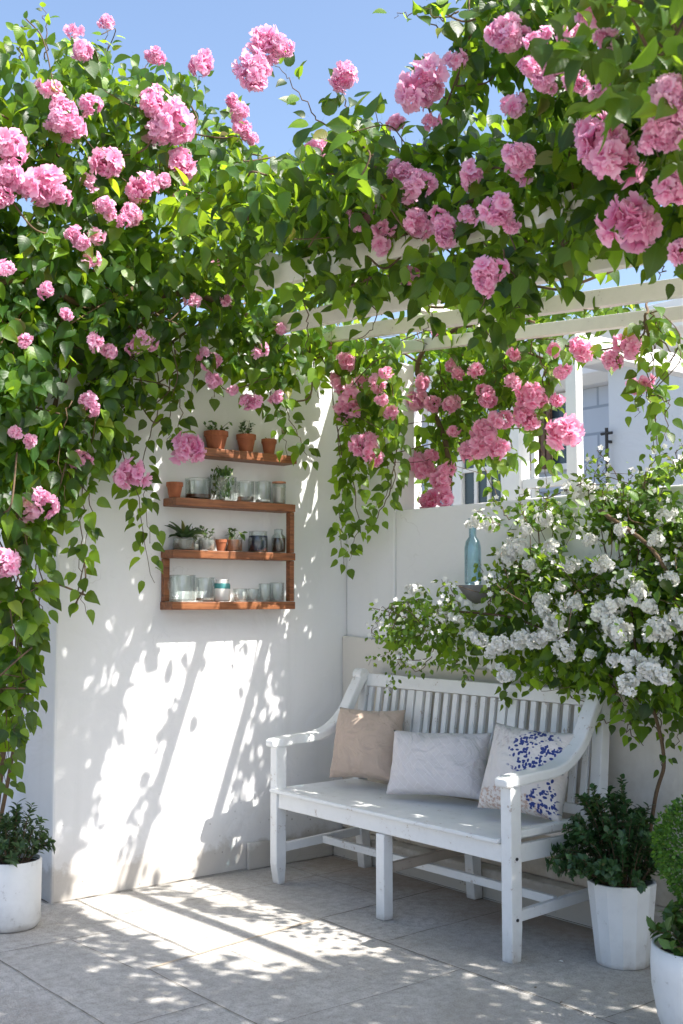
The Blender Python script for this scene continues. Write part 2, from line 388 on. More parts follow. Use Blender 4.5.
lk.new(mixc(t, math_(t, 'MULTIPLY', nn, .3), br.outputs[0], (.42, .48, .56)), b.inputs['Base Color']); b.inputs['Roughness'].default_value = .9
lk.new(bump(t, br.outputs['Fac'], -.4, .01), b.inputs['Normal']); M_BRICK = m
M_PALE = plaster('pale_blue_plaster', (.66, .71, .76), low=False)
M_FRAME = simple('white_frame_paint', (.82, .82, .80), .5, .05, 10, .05)
M_PANE = simple('dark_pane', (.06, .09, .11), .12, .2, 3, 0)
M_SHUT = simple('brown_shutter', (.14, .075, .045), .6, .2, 8, .1)
M_IRON = simple('black_iron', (.02, .02, .022), .5, .2, 20, .1)
house = thing('neighbour_house', 'pale blue grey house with white cornice behind the low wall', 'house', (0, 3.2, 0))
xc = P(608, 400, 1, 3.0).x
g = MB(); g.box((xc, 3.0, -.02), (xc+4.5, 5.5, 3.02)); local(g.build('front_wall', M_PALE, bevel=.01), house)
g = MB(); g.box((xc-7, 3.6, -.02), (xc-.003, 5.5, 3.02)); local(g.build('wall', M_BRICK), house)
g = MB(); g.prism([(2.86, 3.023), (2.80, 3.10), (2.72, 3.13), (2.72, 3.20), (2.66, 3.24), (2.66, 3.30), (5.6, 3.30), (5.6, 3.023)], xc-.15, xc+4.7, 0)
local(g.build('cornice', M_FRAME, bevel=.005), house)
g = MB(); g.prism([(3.48, 3.023), (3.40, 3.10), (3.40, 3.22), (5.6, 3.22), (5.6, 3.023)], xc-7.2, xc-.153, 0)
local(g.build('cornice', M_FRAME, bevel=.005), house)
def win(x0, x1, z0, z1, y, muntins, name='window'):
    g = MB(); fw = .05
    g.box((x0, y-.05, z0), (x0+fw, y-.003, z1)); g.box((x1-fw, y-.05, z0), (x1, y-.003, z1))
    g.box((x0+fw, y-.05, z0), (x1-fw, y-.003, z0+fw)); g.box((x0+fw, y-.05, z1-fw), (x1-fw, y-.003, z1))
    for i in range(1, muntins[0]): xx = x0+(x1-x0)*i/muntins[0]; g.box((xx-.012, y-.035, z0+fw), (xx+.012, y-.006, z1-fw))
    for i in range(1, muntins[1]): zz = z0+(z1-z0)*i/muntins[1]; g.box((x0+fw, y-.032, zz-.012), (x1-fw, y-.0065, zz+.012))
    f = g.build('window', M_FRAME)
    p = MB(); p.box((x0+fw, y-.02, z0+fw), (x1-fw, y-.012, z1-fw)); q = p.build('pane', M_PANE, f)
    return f
a = P(531, 440, 1, 3.6); b2 = P(566, 470, 1, 3.6)
W = win(a.x-.05, b2.x+.1, b2.z, a.z+.35, 3.6, (2, 3)); local(W, house)
g = MB()
for i in range(5):
    xx = a.x+.0+i*.06; g.box((xx, 3.52, b2.z+.02), (xx+.045, 3.548, a.z+.3))
local(g.build('shutter', M_SHUT), house)
lamp = thing('wall_lamp', 'small black wall lantern with pale globe on the blue house', 'lamp', tuple(P(520, 492, 1, 3.45)))
c0 = Vector((0, 0, 0)); g = MB(); g.lathe([(.0, -.10), (.045, -.08), (.055, 0), (.04, .07), (0, .09)], 12); g.build('globe', M_FRAME, lamp, smooth=True)
g = MB(); g.lathe([(.06, .085), (.05, .11), (0, .15)], 12); g.bar((0, 0, .12), (0, .14, .10), .02, .02); g.build('bracket', M_IRON, lamp)
dp = P(607, 455, 1, 2.95)
g = MB(); g.tube([dp+Vector((0, 0, -.22)), dp+Vector((0, 0, .2))], .013, 8); g.tube([dp+Vector((-.05, 0, .16)), dp+Vector((.05, 0, .16))], .011, 6); g.bar(dp+Vector((0, 0, .1)), dp+Vector((0, .06, .1)), .02, .02); g.bar(dp+Vector((0, 0, -.1)), dp+Vector((0, .06, -.1)), .02, .02)
tag(g.build('iron_bracket', M_IRON), 'black iron fitting on the corner of the blue house', 'bracket')

# white timber porch frame between the low wall and the house
fr = thing('porch_frame', 'white timber porch frame seen through the opening above the low wall', 'porch', (0, 1.4, 0))
def post(pxa, pxb, y, top, name='post', d=.10):
    x0 = P(pxa, 450, 1, y).x; x1 = P(pxb, 450, 1, y).x
    g = MB(); g.box((x0, y, -.02), (x1, y+d, top)); return local(g.build(name, M_FRAME, bevel=.006), fr)
YP = 1.4; ZT = P(500, 368, 1, YP).z
post(398, 411, YP, ZT); post(428, 434, YP, ZT, d=.05); post(452, 461, YP, ZT, d=.06); post(500, 519, YP, ZT); post(566, 577, YP, ZT, d=.06)
xa = P(398, 450, 1, YP).x; xb = P(577, 450, 1, YP).x
g = MB(); g.box((xa-.1, YP-.02, ZT+.003), (xb+.02, YP+.12, ZT+.13)); local(g.build('top_beam', M_FRAME, bevel=.006), fr)
g = MB(); g.bar((xb-.05, YP+.125, ZT+.065), (xb-.05, 2.60, ZT+.065), .10, .12); local(g.build('side_beam', M_FRAME, bevel=.006), fr)
x0 = P(519, 450, 1, YP).x; x1 = P(570, 450, 1, YP).x; z0 = P(540, 487, 1, YP).z
g = MB(); g.box((x0+.003, YP+.02, z0), (x1-.003, YP+.07, z0+.06)); local(g.build('rail', M_FRAME, bevel=.005), fr)
x0 = P(528, 450, 1, YP).x
g = MB(); g.box((x0, YP+.025, z0+.063), (x0+.03, YP+.06, ZT)); g.box((x0, YP+.025, 0), (x0+.03, YP+.06, z0-.003)); local(g.build('mullion', M_FRAME), fr)
x0 = P(461, 450, 1, YP).x; x1 = P(500, 450, 1, YP).x; zb = P(480, 520, 1, YP).z
g = MB(); g.box((x0+.003, YP+.03, .4), (x1-.003, YP+.04, ZT-.1)); pn = local(g.build('door_pane', M_PANE), fr)
g = MB()
for i in (1, 2): xx = x0+(x1-x0)*i/3; g.box((xx-.012, YP+.012, .4), (xx+.012, YP+.027, ZT-.1))
for i in range(8): zz = .5+i*.27; g.box((x0+.005, YP+.008, zz-.012), (x1-.005, YP+.028, zz+.012))
local(g.build('glazing_bars', M_FRAME), fr)

# ------------------------------------------------------------------ leaf engine
TPL = np.array([(0, -.30, 0), (.012, -.30, 0), (0, 0, .0),
    (-.17, .03, .035), (-.30, .20, .075), (-.31, .40, .085), (-.22, .64, .06), (-.09, .85, .02),
    (0, 1.0, -.07),
    (.09, .85, .02), (.22, .64, .06), (.31, .40, .085), (.30, .20, .075), (.17, .03, .035),
    (0, .25, .01), (0, .5, .02), (0, .75, -.01)], dtype=float)
TF = [(0, 1, 2), (2, 14, 4, 3), (14, 15, 5, 4), (15, 16, 6, 5), (16, 8, 7, 6)[0:4], (2, 13, 12, 14), (14, 12, 11, 15), (15, 11, 10, 16), (16, 10, 9, 8)]
# simple (few faces) leaf for the small foliage
TPS = np.array([(0, 0, 0), (-.26, .38, .06), (-.17, .74, .04), (0, 1, -.04), (.17, .74, .04), (.26, .38, .06), (0, .45, 0)], dtype=float)
TFS = [(0, 6, 1), (1, 6, 3, 2), (0, 5, 6), (5, 4, 3, 6)]
def unit(a): return a/np.maximum(np.linalg.norm(a, axis=1, keepdims=True), 1e-9)
def leaf_mesh(name, pos, tip, nrm, size, mat, tpl=TPL, tf=TF, width=1.0, parent=None):
    n = len(pos); tip = unit(tip); side = unit(np.cross(tip, nrm)); up = np.cross(side, tip)
    K = len(tpl)
    wd = width*RNG.uniform(.8, 1.25, n); curl = RNG.uniform(-1.0, 2.6, n); fold = RNG.uniform(.3, 2.2, n)
    bend = RNG.uniform(-.18, .18, n)
    X = tpl[None, :, 0]*wd[:, None]; Y = tpl[None, :, 1].repeat(n, 0); Zf = tpl[None, :, 2]*fold[:, None] - (np.maximum(Y, 0)**2)*.10*curl[:, None]
    X = X + bend[:, None]*np.maximum(Y, 0)**2
    V = pos[:, None, :] + size[:, None, None]*(X[..., None]*side[:, None, :] + Y[..., None]*tip[:, None, :] + Zf[..., None]*up[:, None, :])
    V = V.reshape(-1, 3)
    faces = []; lens = [len(f) for f in tf]; flat = np.concatenate([np.array(f) for f in tf])
    loops = (flat[None, :] + (np.arange(n)*K)[:, None]).reshape(-1)
    ls = np.tile(np.array(lens), n); starts = np.concatenate([[0], np.cumsum(ls)[:-1]])
    me = bpy.data.meshes.new(name)
    me.vertices.add(len(V)); me.vertices.foreach_set('co', V.astype(np.float32).ravel())
    me.loops.add(len(loops)); me.loops.foreach_set('vertex_index', loops.astype(np.int32))
    me.polygons.add(len(ls)); me.polygons.foreach_set('loop_start', starts.astype(np.int32)); me.polygons.foreach_set('loop_total', ls.astype(np.int32))
    me.update(calc_edges=True)
    uv = me.uv_layers.new(name='UVMap'); uvt = np.stack([tpl[:, 0]+.5, tpl[:, 1]], 1)[flat]
    uv.data.foreach_set('uv', np.tile(uvt, (n, 1)).astype(np.float32).ravel())
    me.polygons.foreach_set('use_smooth', np.ones(len(ls), bool))
    me.materials.append(mat); me.validate()
    o = bpy.data.objects.new(name, me); COL.objects.link(o)
    if parent: local(o, parent)
    return o
class Leaves:
    def __init__(s): s.p = []; s.t = []; s.n = []; s.s = []
    def add(s, p, t, n, sz): s.p.append(tuple(p)); s.t.append(tuple(t)); s.n.append(tuple(n)); s.s.append(sz)
    def build(s, name, mat, parent, **kw):
        return leaf_mesh(name, np.array(s.p), np.array(s.t), np.array(s.n), np.array(s.s), mat, parent=parent, **kw)
def rv(a=1): return Vector((random.gauss(0, a), random.gauss(0, a), random.gauss(0, a)))
def inpoly(x, y, poly):
    c = False; n = len(poly)
    for i in range(n):
        x1, y1 = poly[i]; x2, y2 = poly[(i+1) % n]
        if (y1 > y) != (y2 > y) and x < (x2-x1)*(y-y1)/(y2-y1)+x1: c = not c
    return c
TOCAM = Vector((.78, -.62, .1))
def fill(L, poly, n, place, size, gap=.0, gscale=3.2, out=TOCAM, droop=.9, jit=9, keep=None):
    """n leaves spread through the volume behind the outline; 'gap' carves openings with noise"""
    xs = [p[0] for p in poly]; ys = [p[1] for p in poly]; k = 0; tries = 0
    while k < n and tries < n*30:
        tries += 1
        x = random.uniform(min(xs), max(xs)); y = random.uniform(min(ys), max(ys))
        if not inpoly(x, y, poly): continue
        q = place(x+random.gauss(0, jit), y+random.gauss(0, jit))
        if noise.noise(q*gscale) < gap-.5+.0: continue
        if gap and noise.noise(q*gscale) < gap*.6-.3+.12*random.random(): continue
        if keep and not keep(q): continue
        t = Vector((0, 0, -droop)) + out*.25 + rv(.55)
        nn = Vector((0, 0, .55)) + out*.55 + Vector((.3, .1, .1)) + rv(.45)
        L.add(q, t, nn, size*random.uniform(.6, 1.25)); k += 1
def bez(pts, k):
    """smooth polyline through points (Catmull-Rom)"""
    pts = [Vector(p) for p in pts]; out = []
    pp = [pts[0]*2-pts[1]] + pts + [pts[-1]*2-pts[-2]]
    for i in range(1, len(pp)-2):
        for j_ in range(k):
            t = j_/k; a, b_, c, d = pp[i-1:i+3]
            out.append(.5*((2*b_)+(c-a)*t+(2*a-5*b_+4*c-d)*t*t+(3*b_-a-3*c+d)*t**3))
    out.append(pts[-1]); return out
def strand(L, S, pts, size=.075, step=.035, r=.0028, spread=.05, up=False, k=8):
    c = bez(pts, k)
    c = [p+rv(.006) for p in c]
    S.tube(c, [r*(1.2-.8*i/len(c)) for i in range(len(c))], 5)
    acc = 0; side = 1
    for i in range(len(c)-1):
        seg = c[i+1]-c[i]; acc += seg.length
        while acc > step:
            acc -= step*random.uniform(.6, 1.4); side = -side
            d = seg.normalized(); lat = d.cross(TOCAM).normalized()*side
            o = (lat*.8+TOCAM*.45+rv(.35)).normalized()
            tt = o*.8 + Vector((0, 0, -.85 if not up else .25)) + rv(.18)
            L.add(c[i]+o*random.uniform(.3, 1)*spread*.5+o*size*.25, tt, TOCAM*.8+Vector((.2, 0, .5))+rv(.35), size*random.uniform(.65, 1.2)*(1-.35*i/len(c)))
def twigs(S, pts_src, n, r=.004, reach=.5):
    for _ in range(n):
        a = Vector(random.choice(pts_src)); near = [q for q in random.sample(pts_src, min(250, len(pts_src))) if .12 < (Vector(q)-a).length < reach]
        if len(near) < 2: continue
        b_ = Vector(random.choice(near)); mid_ = (a+b_)/2+rv(.05)
        S.tube(bez([a, mid_, b_], 5), [r*random.uniform(.5, 1.1)]*11, 5)

# ------------------------------------------------------------------ flower clusters
def petal_cluster(name, mat, R, nf, fs, petals=6, seed=1, flat=.8, elong=1.0):
    """ball of small frilled florets, each floret a whorl of cupped petals"""
    rs = random.Random(seed); tpl = np.array([(0, 0, 0), (-.22, .35, .10), (.22, .35, .10), (-.42, .80, .12), (.42, .80, .12), (-.24, 1.02, .02), (0, .93, .09), (.24, 1.02, .02), (0, .40, .02)], float)
    tf = [(0, 8, 1), (0, 2, 8), (1, 8, 6, 3)[:4], (8, 2, 4, 6), (3, 6, 5), (6, 4, 7)]
    pos = []; tip = []; nr = []; sz = []
    lobes = [Vector((rs.uniform(-1, 1), rs.uniform(-1, 1), rs.uniform(-1, 1)))*R*.48 for _ in range(4)]
    for i in range(nf):
        # spread on a sphere
        z = 1-2*(i+.5)/nf; ph = i*2.39996+rs.uniform(-.3, .3); rr = math.sqrt(max(0, 1-z*z))
        d = Vector((rr*math.cos(ph), rr*math.sin(ph), z*elong)); ax = Vector((rr*math.cos(ph), rr*math.sin(ph), z)).normalized()
        lobe = lobes[i % len(lobes)]
        c = d*R*rs.uniform(.45, 1.0)*.72 + lobe; c.z *= flat
        u = ax.orthogonal().normalized(); w_ = ax.cross(u); a0 = rs.uniform(0, 6)
        for layer, (open_, sc_, cnt) in enumerate(((.9, 1.0, petals), (.45, .72, petals-2))):
            for k in range(cnt):
                an = a0+layer*.5+2*math.pi*k/cnt+rs.uniform(-.2, .2)
                rad = u*math.cos(an)+w_*math.sin(an)
                tt = rad*open_+ax*(1.05-open_*.6)*rs.uniform(.7, 1.3)
                pos.append(c+rad*fs*.06); tip.append(tt); nr.append(ax*1.0-rad*.4+Vector((rs.gauss(0, .12), rs.gauss(0, .12), rs.gauss(0, .12)))); sz.append(fs*sc_*rs.uniform(.8, 1.2))
    o = leaf_mesh(name, np.array(pos), np.array(tip), np.array(nr), np.array(sz), mat, tpl=tpl, tf=tf, width=.95)
    COL.objects.unlink(o)
    return o
PINK = [petal_cluster('flower_cluster', M_PINK, .062, 24, .036, seed=s, elong=e) for s, e in ((1, 1.0), (2, 1.2), (3, .9), (21, 1.0), (22, 1.1))]
ROSE = [petal_cluster('flower_cluster', M_ROSE, .056, 18, .040, seed=s, elong=e) for s, e in ((4, 1.0), (5, 1.25), (23, .9), (24, 1.1))]
SMALL = [petal_cluster('flower_cluster', M_PINK, .026, 8, .026, seed=8), petal_cluster('flower_cluster', M_ROSE, .026, 8, .028, seed=9)]
WHT = [petal_cluster('flower_cluster', M_WHITE, .046, 34, .018, petals=5, seed=s, elong=e) for s, e in ((11, 1.0), (12, 1.2), (13, .85))]
def put(srcs, p, scale, parent):
    s_ = random.choice(srcs); o = s_.copy(); COL.objects.link(o); o.parent = parent; o.matrix_parent_inverse = Matrix.Translation(-parent.location)
    o.location = p; o.rotation_euler = (random.uniform(-.6, .6), random.uniform(-.6, .6), random.uniform(0, 6.3)); o.scale = (scale*random.uniform(.9, 1.1), scale, scale*random.uniform(.9, 1.1))
    return o

# ------------------------------------------------------------------ vine 1: over the left wall
v1 = thing('climbing_vine', 'leafy climbing vine with pink blossom heaped over the left wall', 'climbing plant', (-.1, -1.9, 0))
L = Leaves(); S = MB()
XB = lambda lo, hi: (lambda x, y: P(x, y, 0, random.uniform(lo, hi)))
top = [(-70, 20), (5, 42), (25, 28), (45, 32), (62, 48), (100, 48), (118, 60), (150, 74), (178, 66), (200, 82), (225, 112), (243, 140), (262, 155), (262, 300), (200, 320), (160, 330), (120, 345), (60, 390), (-70, 440)]
fill(L, top, 4700, XB(-.35, .42), .080, gap=.12, jit=6)
fill(L, [(-70, 210), (80, 230), (170, 300), (120, 350), (90, 420), (-70, 520)], 1500, XB(-.3, .20), .09, gap=.05)
fill(L, [(-60, 150), (90, 150), (150, 210), (150, 330), (-60, 330)], 500, XB(-.35, -.05), .09, gap=0)
fill(L, [(-70, 350), (60, 360), (110, 350), (150, 330), (175, 345), (140, 385), (118, 440), (104, 468), (70, 492), (52, 530), (30, 560), (-70, 600)], 900, XB(.10, .38), .088, gap=.18, jit=5)
fill(L, [(-50, 560), (20, 555), (38, 590), (40, 620), (26, 680), (12, 720), (14, 770), (2, 800), (-50, 800)], 210, XB(.12, .30), .085, gap=.1, jit=3)
fill(L, [(150, 325), (260, 300), (330, 310), (345, 350), (320, 372), (250, 380), (205, 362)], 420, XB(.10, .40), .075, gap=.2, jit=5)
for pts, pl in [
    ([(100, 400), (86, 470), (80, 550), (86, 612)], .30), ([(60, 470), (90, 500), (84, 560)], .32),
    ([(115, 350), (120, 440), (138, 500), (152, 582)], .22), ([(150, 330), (158, 400), (142, 470), (150, 540)], .18),
    ([(180, 335), (182, 400), (176, 452)], .28), ([(165, 340), (170, 400), (168, 445)], .2), ([(205, 330), (212, 375), (214, 405)], .3), ([(232, 330), (250, 385), (262, 402)], .26),
    ([(240, 330), (264, 375), (280, 420), (288, 455)], .24), ([(290, 335), (284, 395), (300, 440), (312, 462)], .22), ([(262, 320), (270, 380), (275, 410)], .2),
    ([(130, 345), (140, 380), (155, 405)], .3), ([(0, 540), (20, 610), (12, 700), (6, 800)], .24), ([(30, 520), (42, 590), (34, 640)], .26), ([(20, 640), (30, 690), (14, 730)], .22),
    ([(-10, 650), (6, 720), (-2, 790)], .24), ([(10, 560), (34, 640), (22, 700), (16, 740)], .2), ([(24, 540), (12, 620), (24, 690), (4, 770)], .28), ([(40, 520), (36, 580), (44, 620)], .2), ([(320, 330), (312, 372), (318, 400)], .15),
    ([(200, 318), (196, 360), (190, 395)], .34), ([(70, 400), (60, 450), (66, 500)], .35)]:
    strand(L, S, [P(x, y, 0, pl) for x, y in pts], size=.086, step=.026)
for pts in [[(45, 60), (46, 30), (42, 4)], [(110, 75), (108, 48), (106, 26)], [(140, 90), (146, 66), (152, 56)], [(195, 95), (200, 75), (204, 62)], [(235, 150), (238, 120), (232, 102)], [(20, 60), (18, 35), (28, 22)], [(80, 70), (84, 50), (80, 42)]]:
    strand(L, S, [P(x, y, 0, .05) for x, y in pts], size=.06, step=.03, up=True)
twigs(S, L.p, 230, r=.0042, reach=.34)
for k in range(4):
    a = [(-.42+.1*k, -1.72-.05*k, 0), (-.30+.12*k, -1.80, .9), (-.20+.1*k, -1.68-.05*k, 1.7), (.05, -1.55+.2*k, 2.45), (0, -1.2+.3*k, 2.8)]
    S.tube(bez(a, 8), [.022-.004*k-.0003*i for i in range(33)], 8)
S.tube(bez([(.02, -2.2, 2.5), (.2, -1.9, 2.62), (.12, -1.5, 2.58), (.2, -1.1, 2.7), (.1, -.6, 2.66)], 9), .014, 7)
for q in [Vector((random.uniform(.30, 1.25), random.uniform(-1.45, -.5), random.uniform(2.68, 3.02))) for _ in range(1000)]:  # denser leaves added here to shade the foliage below
    if noise.noise(q*2.3) > -.25: L.add(q, Vector((0, 0, -.6))+rv(.6), Vector((0, 0, 1))+rv(.6), .085*random.uniform(.7, 1.25))
L.build('foliage', M_LEAF, v1); local(S.build('stems', M_STEM, smooth=True), v1)
big = [(165, 118, 1.5), (152, 103, .9), (60, 108, .8), (72, 128, .9), (58, 122, .8), (88, 104, .6), (46, 185, 1.25), (30, 188, .7), (62, 194, .7), (104, 160, 1.0), (112, 156, .6),
       (184, 164, 1.1), (142, 186, .9), (160, 182, .6), (134, 215, .7), (122, 220, .4), (8, 145, 1.0), (6, 176, 1.0), (0, 195, .8), (204, 62, .8), (152, 96, .6),
       (243, 128, .6), (238, 114, .7), (232, 102, .5), (250, 138, .5), (81, 48, .7), (108, 22, .5), (158, 55, .7), (102, 204, .6), (80, 242, .6), (74, 234, .5),
       (25, 340, .5), (44, 290, .5), (65, 313, .4), (4, 268, .6), (110, 350, .6), (137, 345, .6), (88, 402, .7), (82, 458, .8), (35, 503, 1.0), (6, 560, .95), (133, 472, .9),
       (187, 448, 1.15), (209, 362, .7), (214, 380, .6), (232, 390, .4), (168, 128, .9), (156, 130, .8), (202, 355, .6), (252, 402, .6), (278, 397, .5), (283, 328, .5), (305, 155, .5)]
for x, y, s_ in big: put(PINK, P(x, y, 0, .43 if y < 330 else .36), s_*.95, v1)
for x, y in [(48, 88), (74, 30), (90, 182), (110, 214), (96, 342), (30, 440), (140, 335), (150, 342), (226, 300), (192, 300), (260, 350), (90, 260), (212, 260), (15, 432), (96, 235), (178, 196)]:
    put(SMALL[:1], P(x, y, 0, .40), random.uniform(.7, 1.15), v1)

# ------------------------------------------------------------------ vine 2: pergola canopy
v2 = thing('climbing_vine', 'dark leafy vine with pink blossom spread over the pergola rafters', 'climbing plant', (4.2, .1, 1.75))
L = Leaves(); S = MB()
def dcan(x): return 5.05-(x-250)/433*1.65
def canopy(lo, hi): return lambda x, y: PD(x, y, dcan(x)+random.uniform(lo, hi))
can = [(245, 150), (275, 160), (300, 152), (318, 128), (350, 110), (378, 128), (400, 148), (420, 136), (448, 112), (456, 80), (462, 30), (470, -30), (760, -60), (760, 225), (690, 232), (640, 224), (570, 225), (530, 238), (490, 242), (430, 240), (380, 240), (330, 248), (290, 262), (240, 290)]
fill(L, can, 4700, canopy(-.45, .35), .077, gap=.12, jit=5)
fill(L, [(290, 290), (340, 262), (440, 250), (560, 240), (690, 228), (690, 240), (620, 248), (560, 262), (530, 290), (500, 335), (485, 345), (472, 318), (450, 285), (400, 280), (370, 300), (350, 325), (335, 300)], 240, canopy(-.55, -.25), .085, gap=.15, jit=5)
fill(L, [(545, -40), (760, -60), (760, 170), (700, 200), (650, 100), (590, 110), (560, 60)], 430, lambda x, y: PD(x, y, random.uniform(2.3, 2.95)), .070, gap=.12, jit=8)
for pts, d in [([(345, 130), (318, 118), (295, 88), (272, 62)], 4.3), ([(470, 60), (440, 28), (415, 14), (394, 16)], 3.9), ([(460, 12), (440, 20), (425, 8)], 3.7), ([(455, 110), (430, 84), (424, 80)], 4.0),
               ([(350, 120), (345, 98), (342, 82)], 4.4), ([(400, 150), (385, 130), (372, 108)], 4.2), ([(478, 270), (484, 310), (488, 345)], 3.6), ([(500, 250), (520, 290), (512, 320)], 3.6),
               ([(300, 290), (310, 330), (302, 356)], 4.6), ([(368, 280), (375, 320), (360, 340)], 4.3), ([(560, 240), (572, 270), (568, 292)], 3.5), ([(420, 285), (430, 315), (420, 340)], 4.1), ([(650, 240), (662, 262), (660, 280)], 3.2)]:
    strand(L, S, [PD(x, y, d) for x, y in pts], size=.08, step=.03, up=pts[-1][1] < pts[0][1])
# canopy beyond the right edge, plus leaf boxes added to shade paving and vines
def box_place(x0, x1, y0, y1, z0, z1): return lambda n: [Vector((random.uniform(x0, x1), random.uniform(y0, y1), random.uniform(z0, z1))) for _ in range(n)]
for q in box_place(3.30, 4.9, -.95, 1.0, 2.38, 2.75)(3600)+box_place(2.1, 3.1, -1.25, -.75, 2.6, 2.75)(200)+box_place(.9, 1.9, -1.5, -1.12, 2.62, 2.9)(560)+box_place(3.15, 4.6, -1.05, .0, 2.5, 2.8)(1600)+box_place(3.2, 4.6, -2.4, -1.2, 2.8, 3.1)(1500)+box_place(4.9, 6.2, -.9, 1.2, 2.3, 2.7)(900):
    if noise.noise(q*2.3) < (-.35 if q.x > 3.3 else -.05): continue
    L.add(q, Vector((0, 0, -.6))+rv(.6), Vector((0, 0, 1))+rv(.6), .085*random.uniform(.7, 1.25))
for yy, z0, sl_, xa_, xb_, cnt in ((-.35, 2.592, -.0975, .9, 2.0, 70), (-.7, 2.57, -.071, .8, 1.8, 150), (-.7, 2.57, -.071, 1.8, 3.0, 60), (.02, 2.577, -.092, .6, 1.3, 50), (-1.05, 2.673, -.082, 1.0, 3.0, 110)):
    S.tube(bez([(xa_+(xb_-xa_)*i/6, yy+random.uniform(-.05, .05), z0+sl_*(xa_+(xb_-xa_)*i/6)+random.uniform(.06, .16)) for i in range(7)], 6), .006, 6)
    k = 0
    while k < cnt:
        x_ = random.uniform(xa_, xb_); q = Vector((x_, yy+random.gauss(0, .055), z0+sl_*x_+random.uniform(.04, .22)))
        if noise.noise(q*4.5) < -.08: continue
        L.add(q, Vector((0, 0, -.8))+rv(.5), Vector((.3, -.1, .8))+rv(.5), .078*random.uniform(.6, 1.2)); k += 1
twigs(S, L.p, 220, r=.0042, reach=.34)
S.tube(bez([(4.2, .3, 0), (4.1, .25, 1.2), (4.25, .18, 2.2), (3.6, -.4, 2.62), (2.6, -.9, 2.66), (1.6, -.9, 2.74), (.7, -.8, 2.8)], 8), [.03-.0004*i for i in range(49)], 8)
L.build('foliage', M_LEAF2, v2); local(S.build('stems', M_STEM, smooth=True), v2)
for x, y, s_, d in [(262, 42, 1.0, 4.25), (252, 62, .8, 4.2), (283, 46, .7, 4.25), (256, 80, .8, 4.2), (341, 78, .8, 4.4), (421, 82, 1.15, 3.9), (430, 92, .7, 3.88), (406, 172, .85, 4.0), (414, 184, .8, 3.95),
                    (500, 28, .9, 3.7), (515, 34, .8, 3.65), (545, 66, .9, 3.4), (560, 60, .8, 3.4), (548, 82, .7, 3.4), (516, 152, .95, 3.45), (496, 212, 1.0, 3.5), (512, 226, .5, 3.5), (486, 274, .95, 3.4), (487, 285, .6, 3.4),
                    (606, 142, 1.35, 3.0), (616, 158, 1.1, 2.95), (598, 128, .8, 3.0), (630, 219, 1.3, 3.05), (666, 128, .9, 2.5), (676, 105, .9, 2.45), (655, 138, .7, 2.5), (678, 86, .8, 2.45), (605, 38, .55, 2.6), (612, 52, .5, 2.6), (592, 14, .7, 2.8), (540, 40, .6, 3.3), (570, 30, .6, 3.2),
                    (415, 221, .8, 4.0), (443, 222, .7, 3.9), (448, 238, .6, 3.9), (366, 204, .8, 4.3), (362, 222, .6, 4.3), (371, 200, .5, 4.3), (316, 150, .8, 4.5), (408, 275, .6, 4.2), (425, 270, .5, 4.2), (676, 190, .9, 2.9), (680, 250, .7, 3.0), (577, 82, .6, 3.2), (531, 68, .6, 3.3), (394, 122, .5, 4.3)]:
    put(PINK, PD(x, y, d-.1), s_*(.92 if d > 3.6 else .74), v2)
for x, y in [(520, 170), (472, 175), (384, 228), (432, 120), (380, 244), (455, 60), (585, 130), (512, 105), (600, 90), (470, 215)]:
    put(SMALL[:1], PD(x, y, dcan(x)-.5), random.uniform(.7, 1.2), v2)

# ------------------------------------------------------------------ vine 3: sunlit roses hanging in the opening
v3 = thing('climbing_rose', 'sunlit climbing rose with deep pink blooms hanging in the wall opening', 'climbing plant', (.5, .3, 0))
L = Leaves(); S = MB()
YB = lambda lo, hi: (lambda x, y: P(x, y, 1, random.uniform(lo, hi)))
fill(L, [(318, 325), (400, 340), (400, 450), (385, 420), (352, 405), (330, 372)], 230, YB(-.32, -.10), .066, gap=.22, jit=5)
fill(L, [(398, 335), (500, 335), (572, 345), (566, 362), (550, 372), (545, 405), (525, 430), (505, 470), (460, 440), (448, 480), (440, 500), (418, 500), (420, 470), (402, 450)], 950, YB(.16, .50), .070, gap=.22, jit=5)
fill(L, [(322, 330), (400, 335), (400, 430), (382, 450), (368, 500), (352, 540), (340, 545), (336, 480), (344, 430), (330, 400)], 300, YB(-.32, -.14), .07, gap=.18, jit=4)
fill(L, [(420, 338), (640, 285), (640, 318), (600, 325), (520, 340), (430, 352)], 330, YB(.10, .5), .066, gap=.15, jit=5)
fill(L, [(250, 280), (330, 270), (380, 325), (350, 350), (270, 345)], 260, YB(-.25, .35), .07, gap=.12, jit=5)
for pts, y in [([(360, 395), (352, 440), (340, 500), (344, 572)], -.18), ([(372, 400), (352, 460), (358, 520), (350, 560)], -.16), ([(398, 440), (386, 500), (366, 530), (372, 520)], -.14), ([(390, 450), (395, 480), (375, 510)], -.16),
               ([(345, 340), (350, 400), (348, 430)], -.2), ([(540, 350), (552, 400), (546, 440), (556, 482)], .22), ([(545, 370), (540, 440), (548, 490)], .22),
               ([(560, 345), (600, 350), (630, 350), (650, 320)], -.25), ([(645, 318), (652, 352), (648, 390), (655, 420), (652, 452)], -.3), ([(655, 322), (668, 352), (682, 362)], -.3), ([(648, 395), (668, 402), (664, 440)], -.3), ([(648, 380), (638, 400), (640, 415)], -.3), ([(655, 310), (640, 330), (636, 345)], -.28),
               ([(520, 340), (500, 380), (512, 420)], .22), ([(440, 360), (440, 430), (436, 480)], .22), ([(470, 440), (490, 480), (500, 505)], .6), ([(420, 350), (455, 400), (462, 440)], .22), ([(460, 345), (478, 380), (486, 410)], .22)]:
    strand(L, S, [P(a, b_, 1, y) for a, b_ in pts], size=.072, step=.022)
twigs(S, L.p, 90, r=.003)
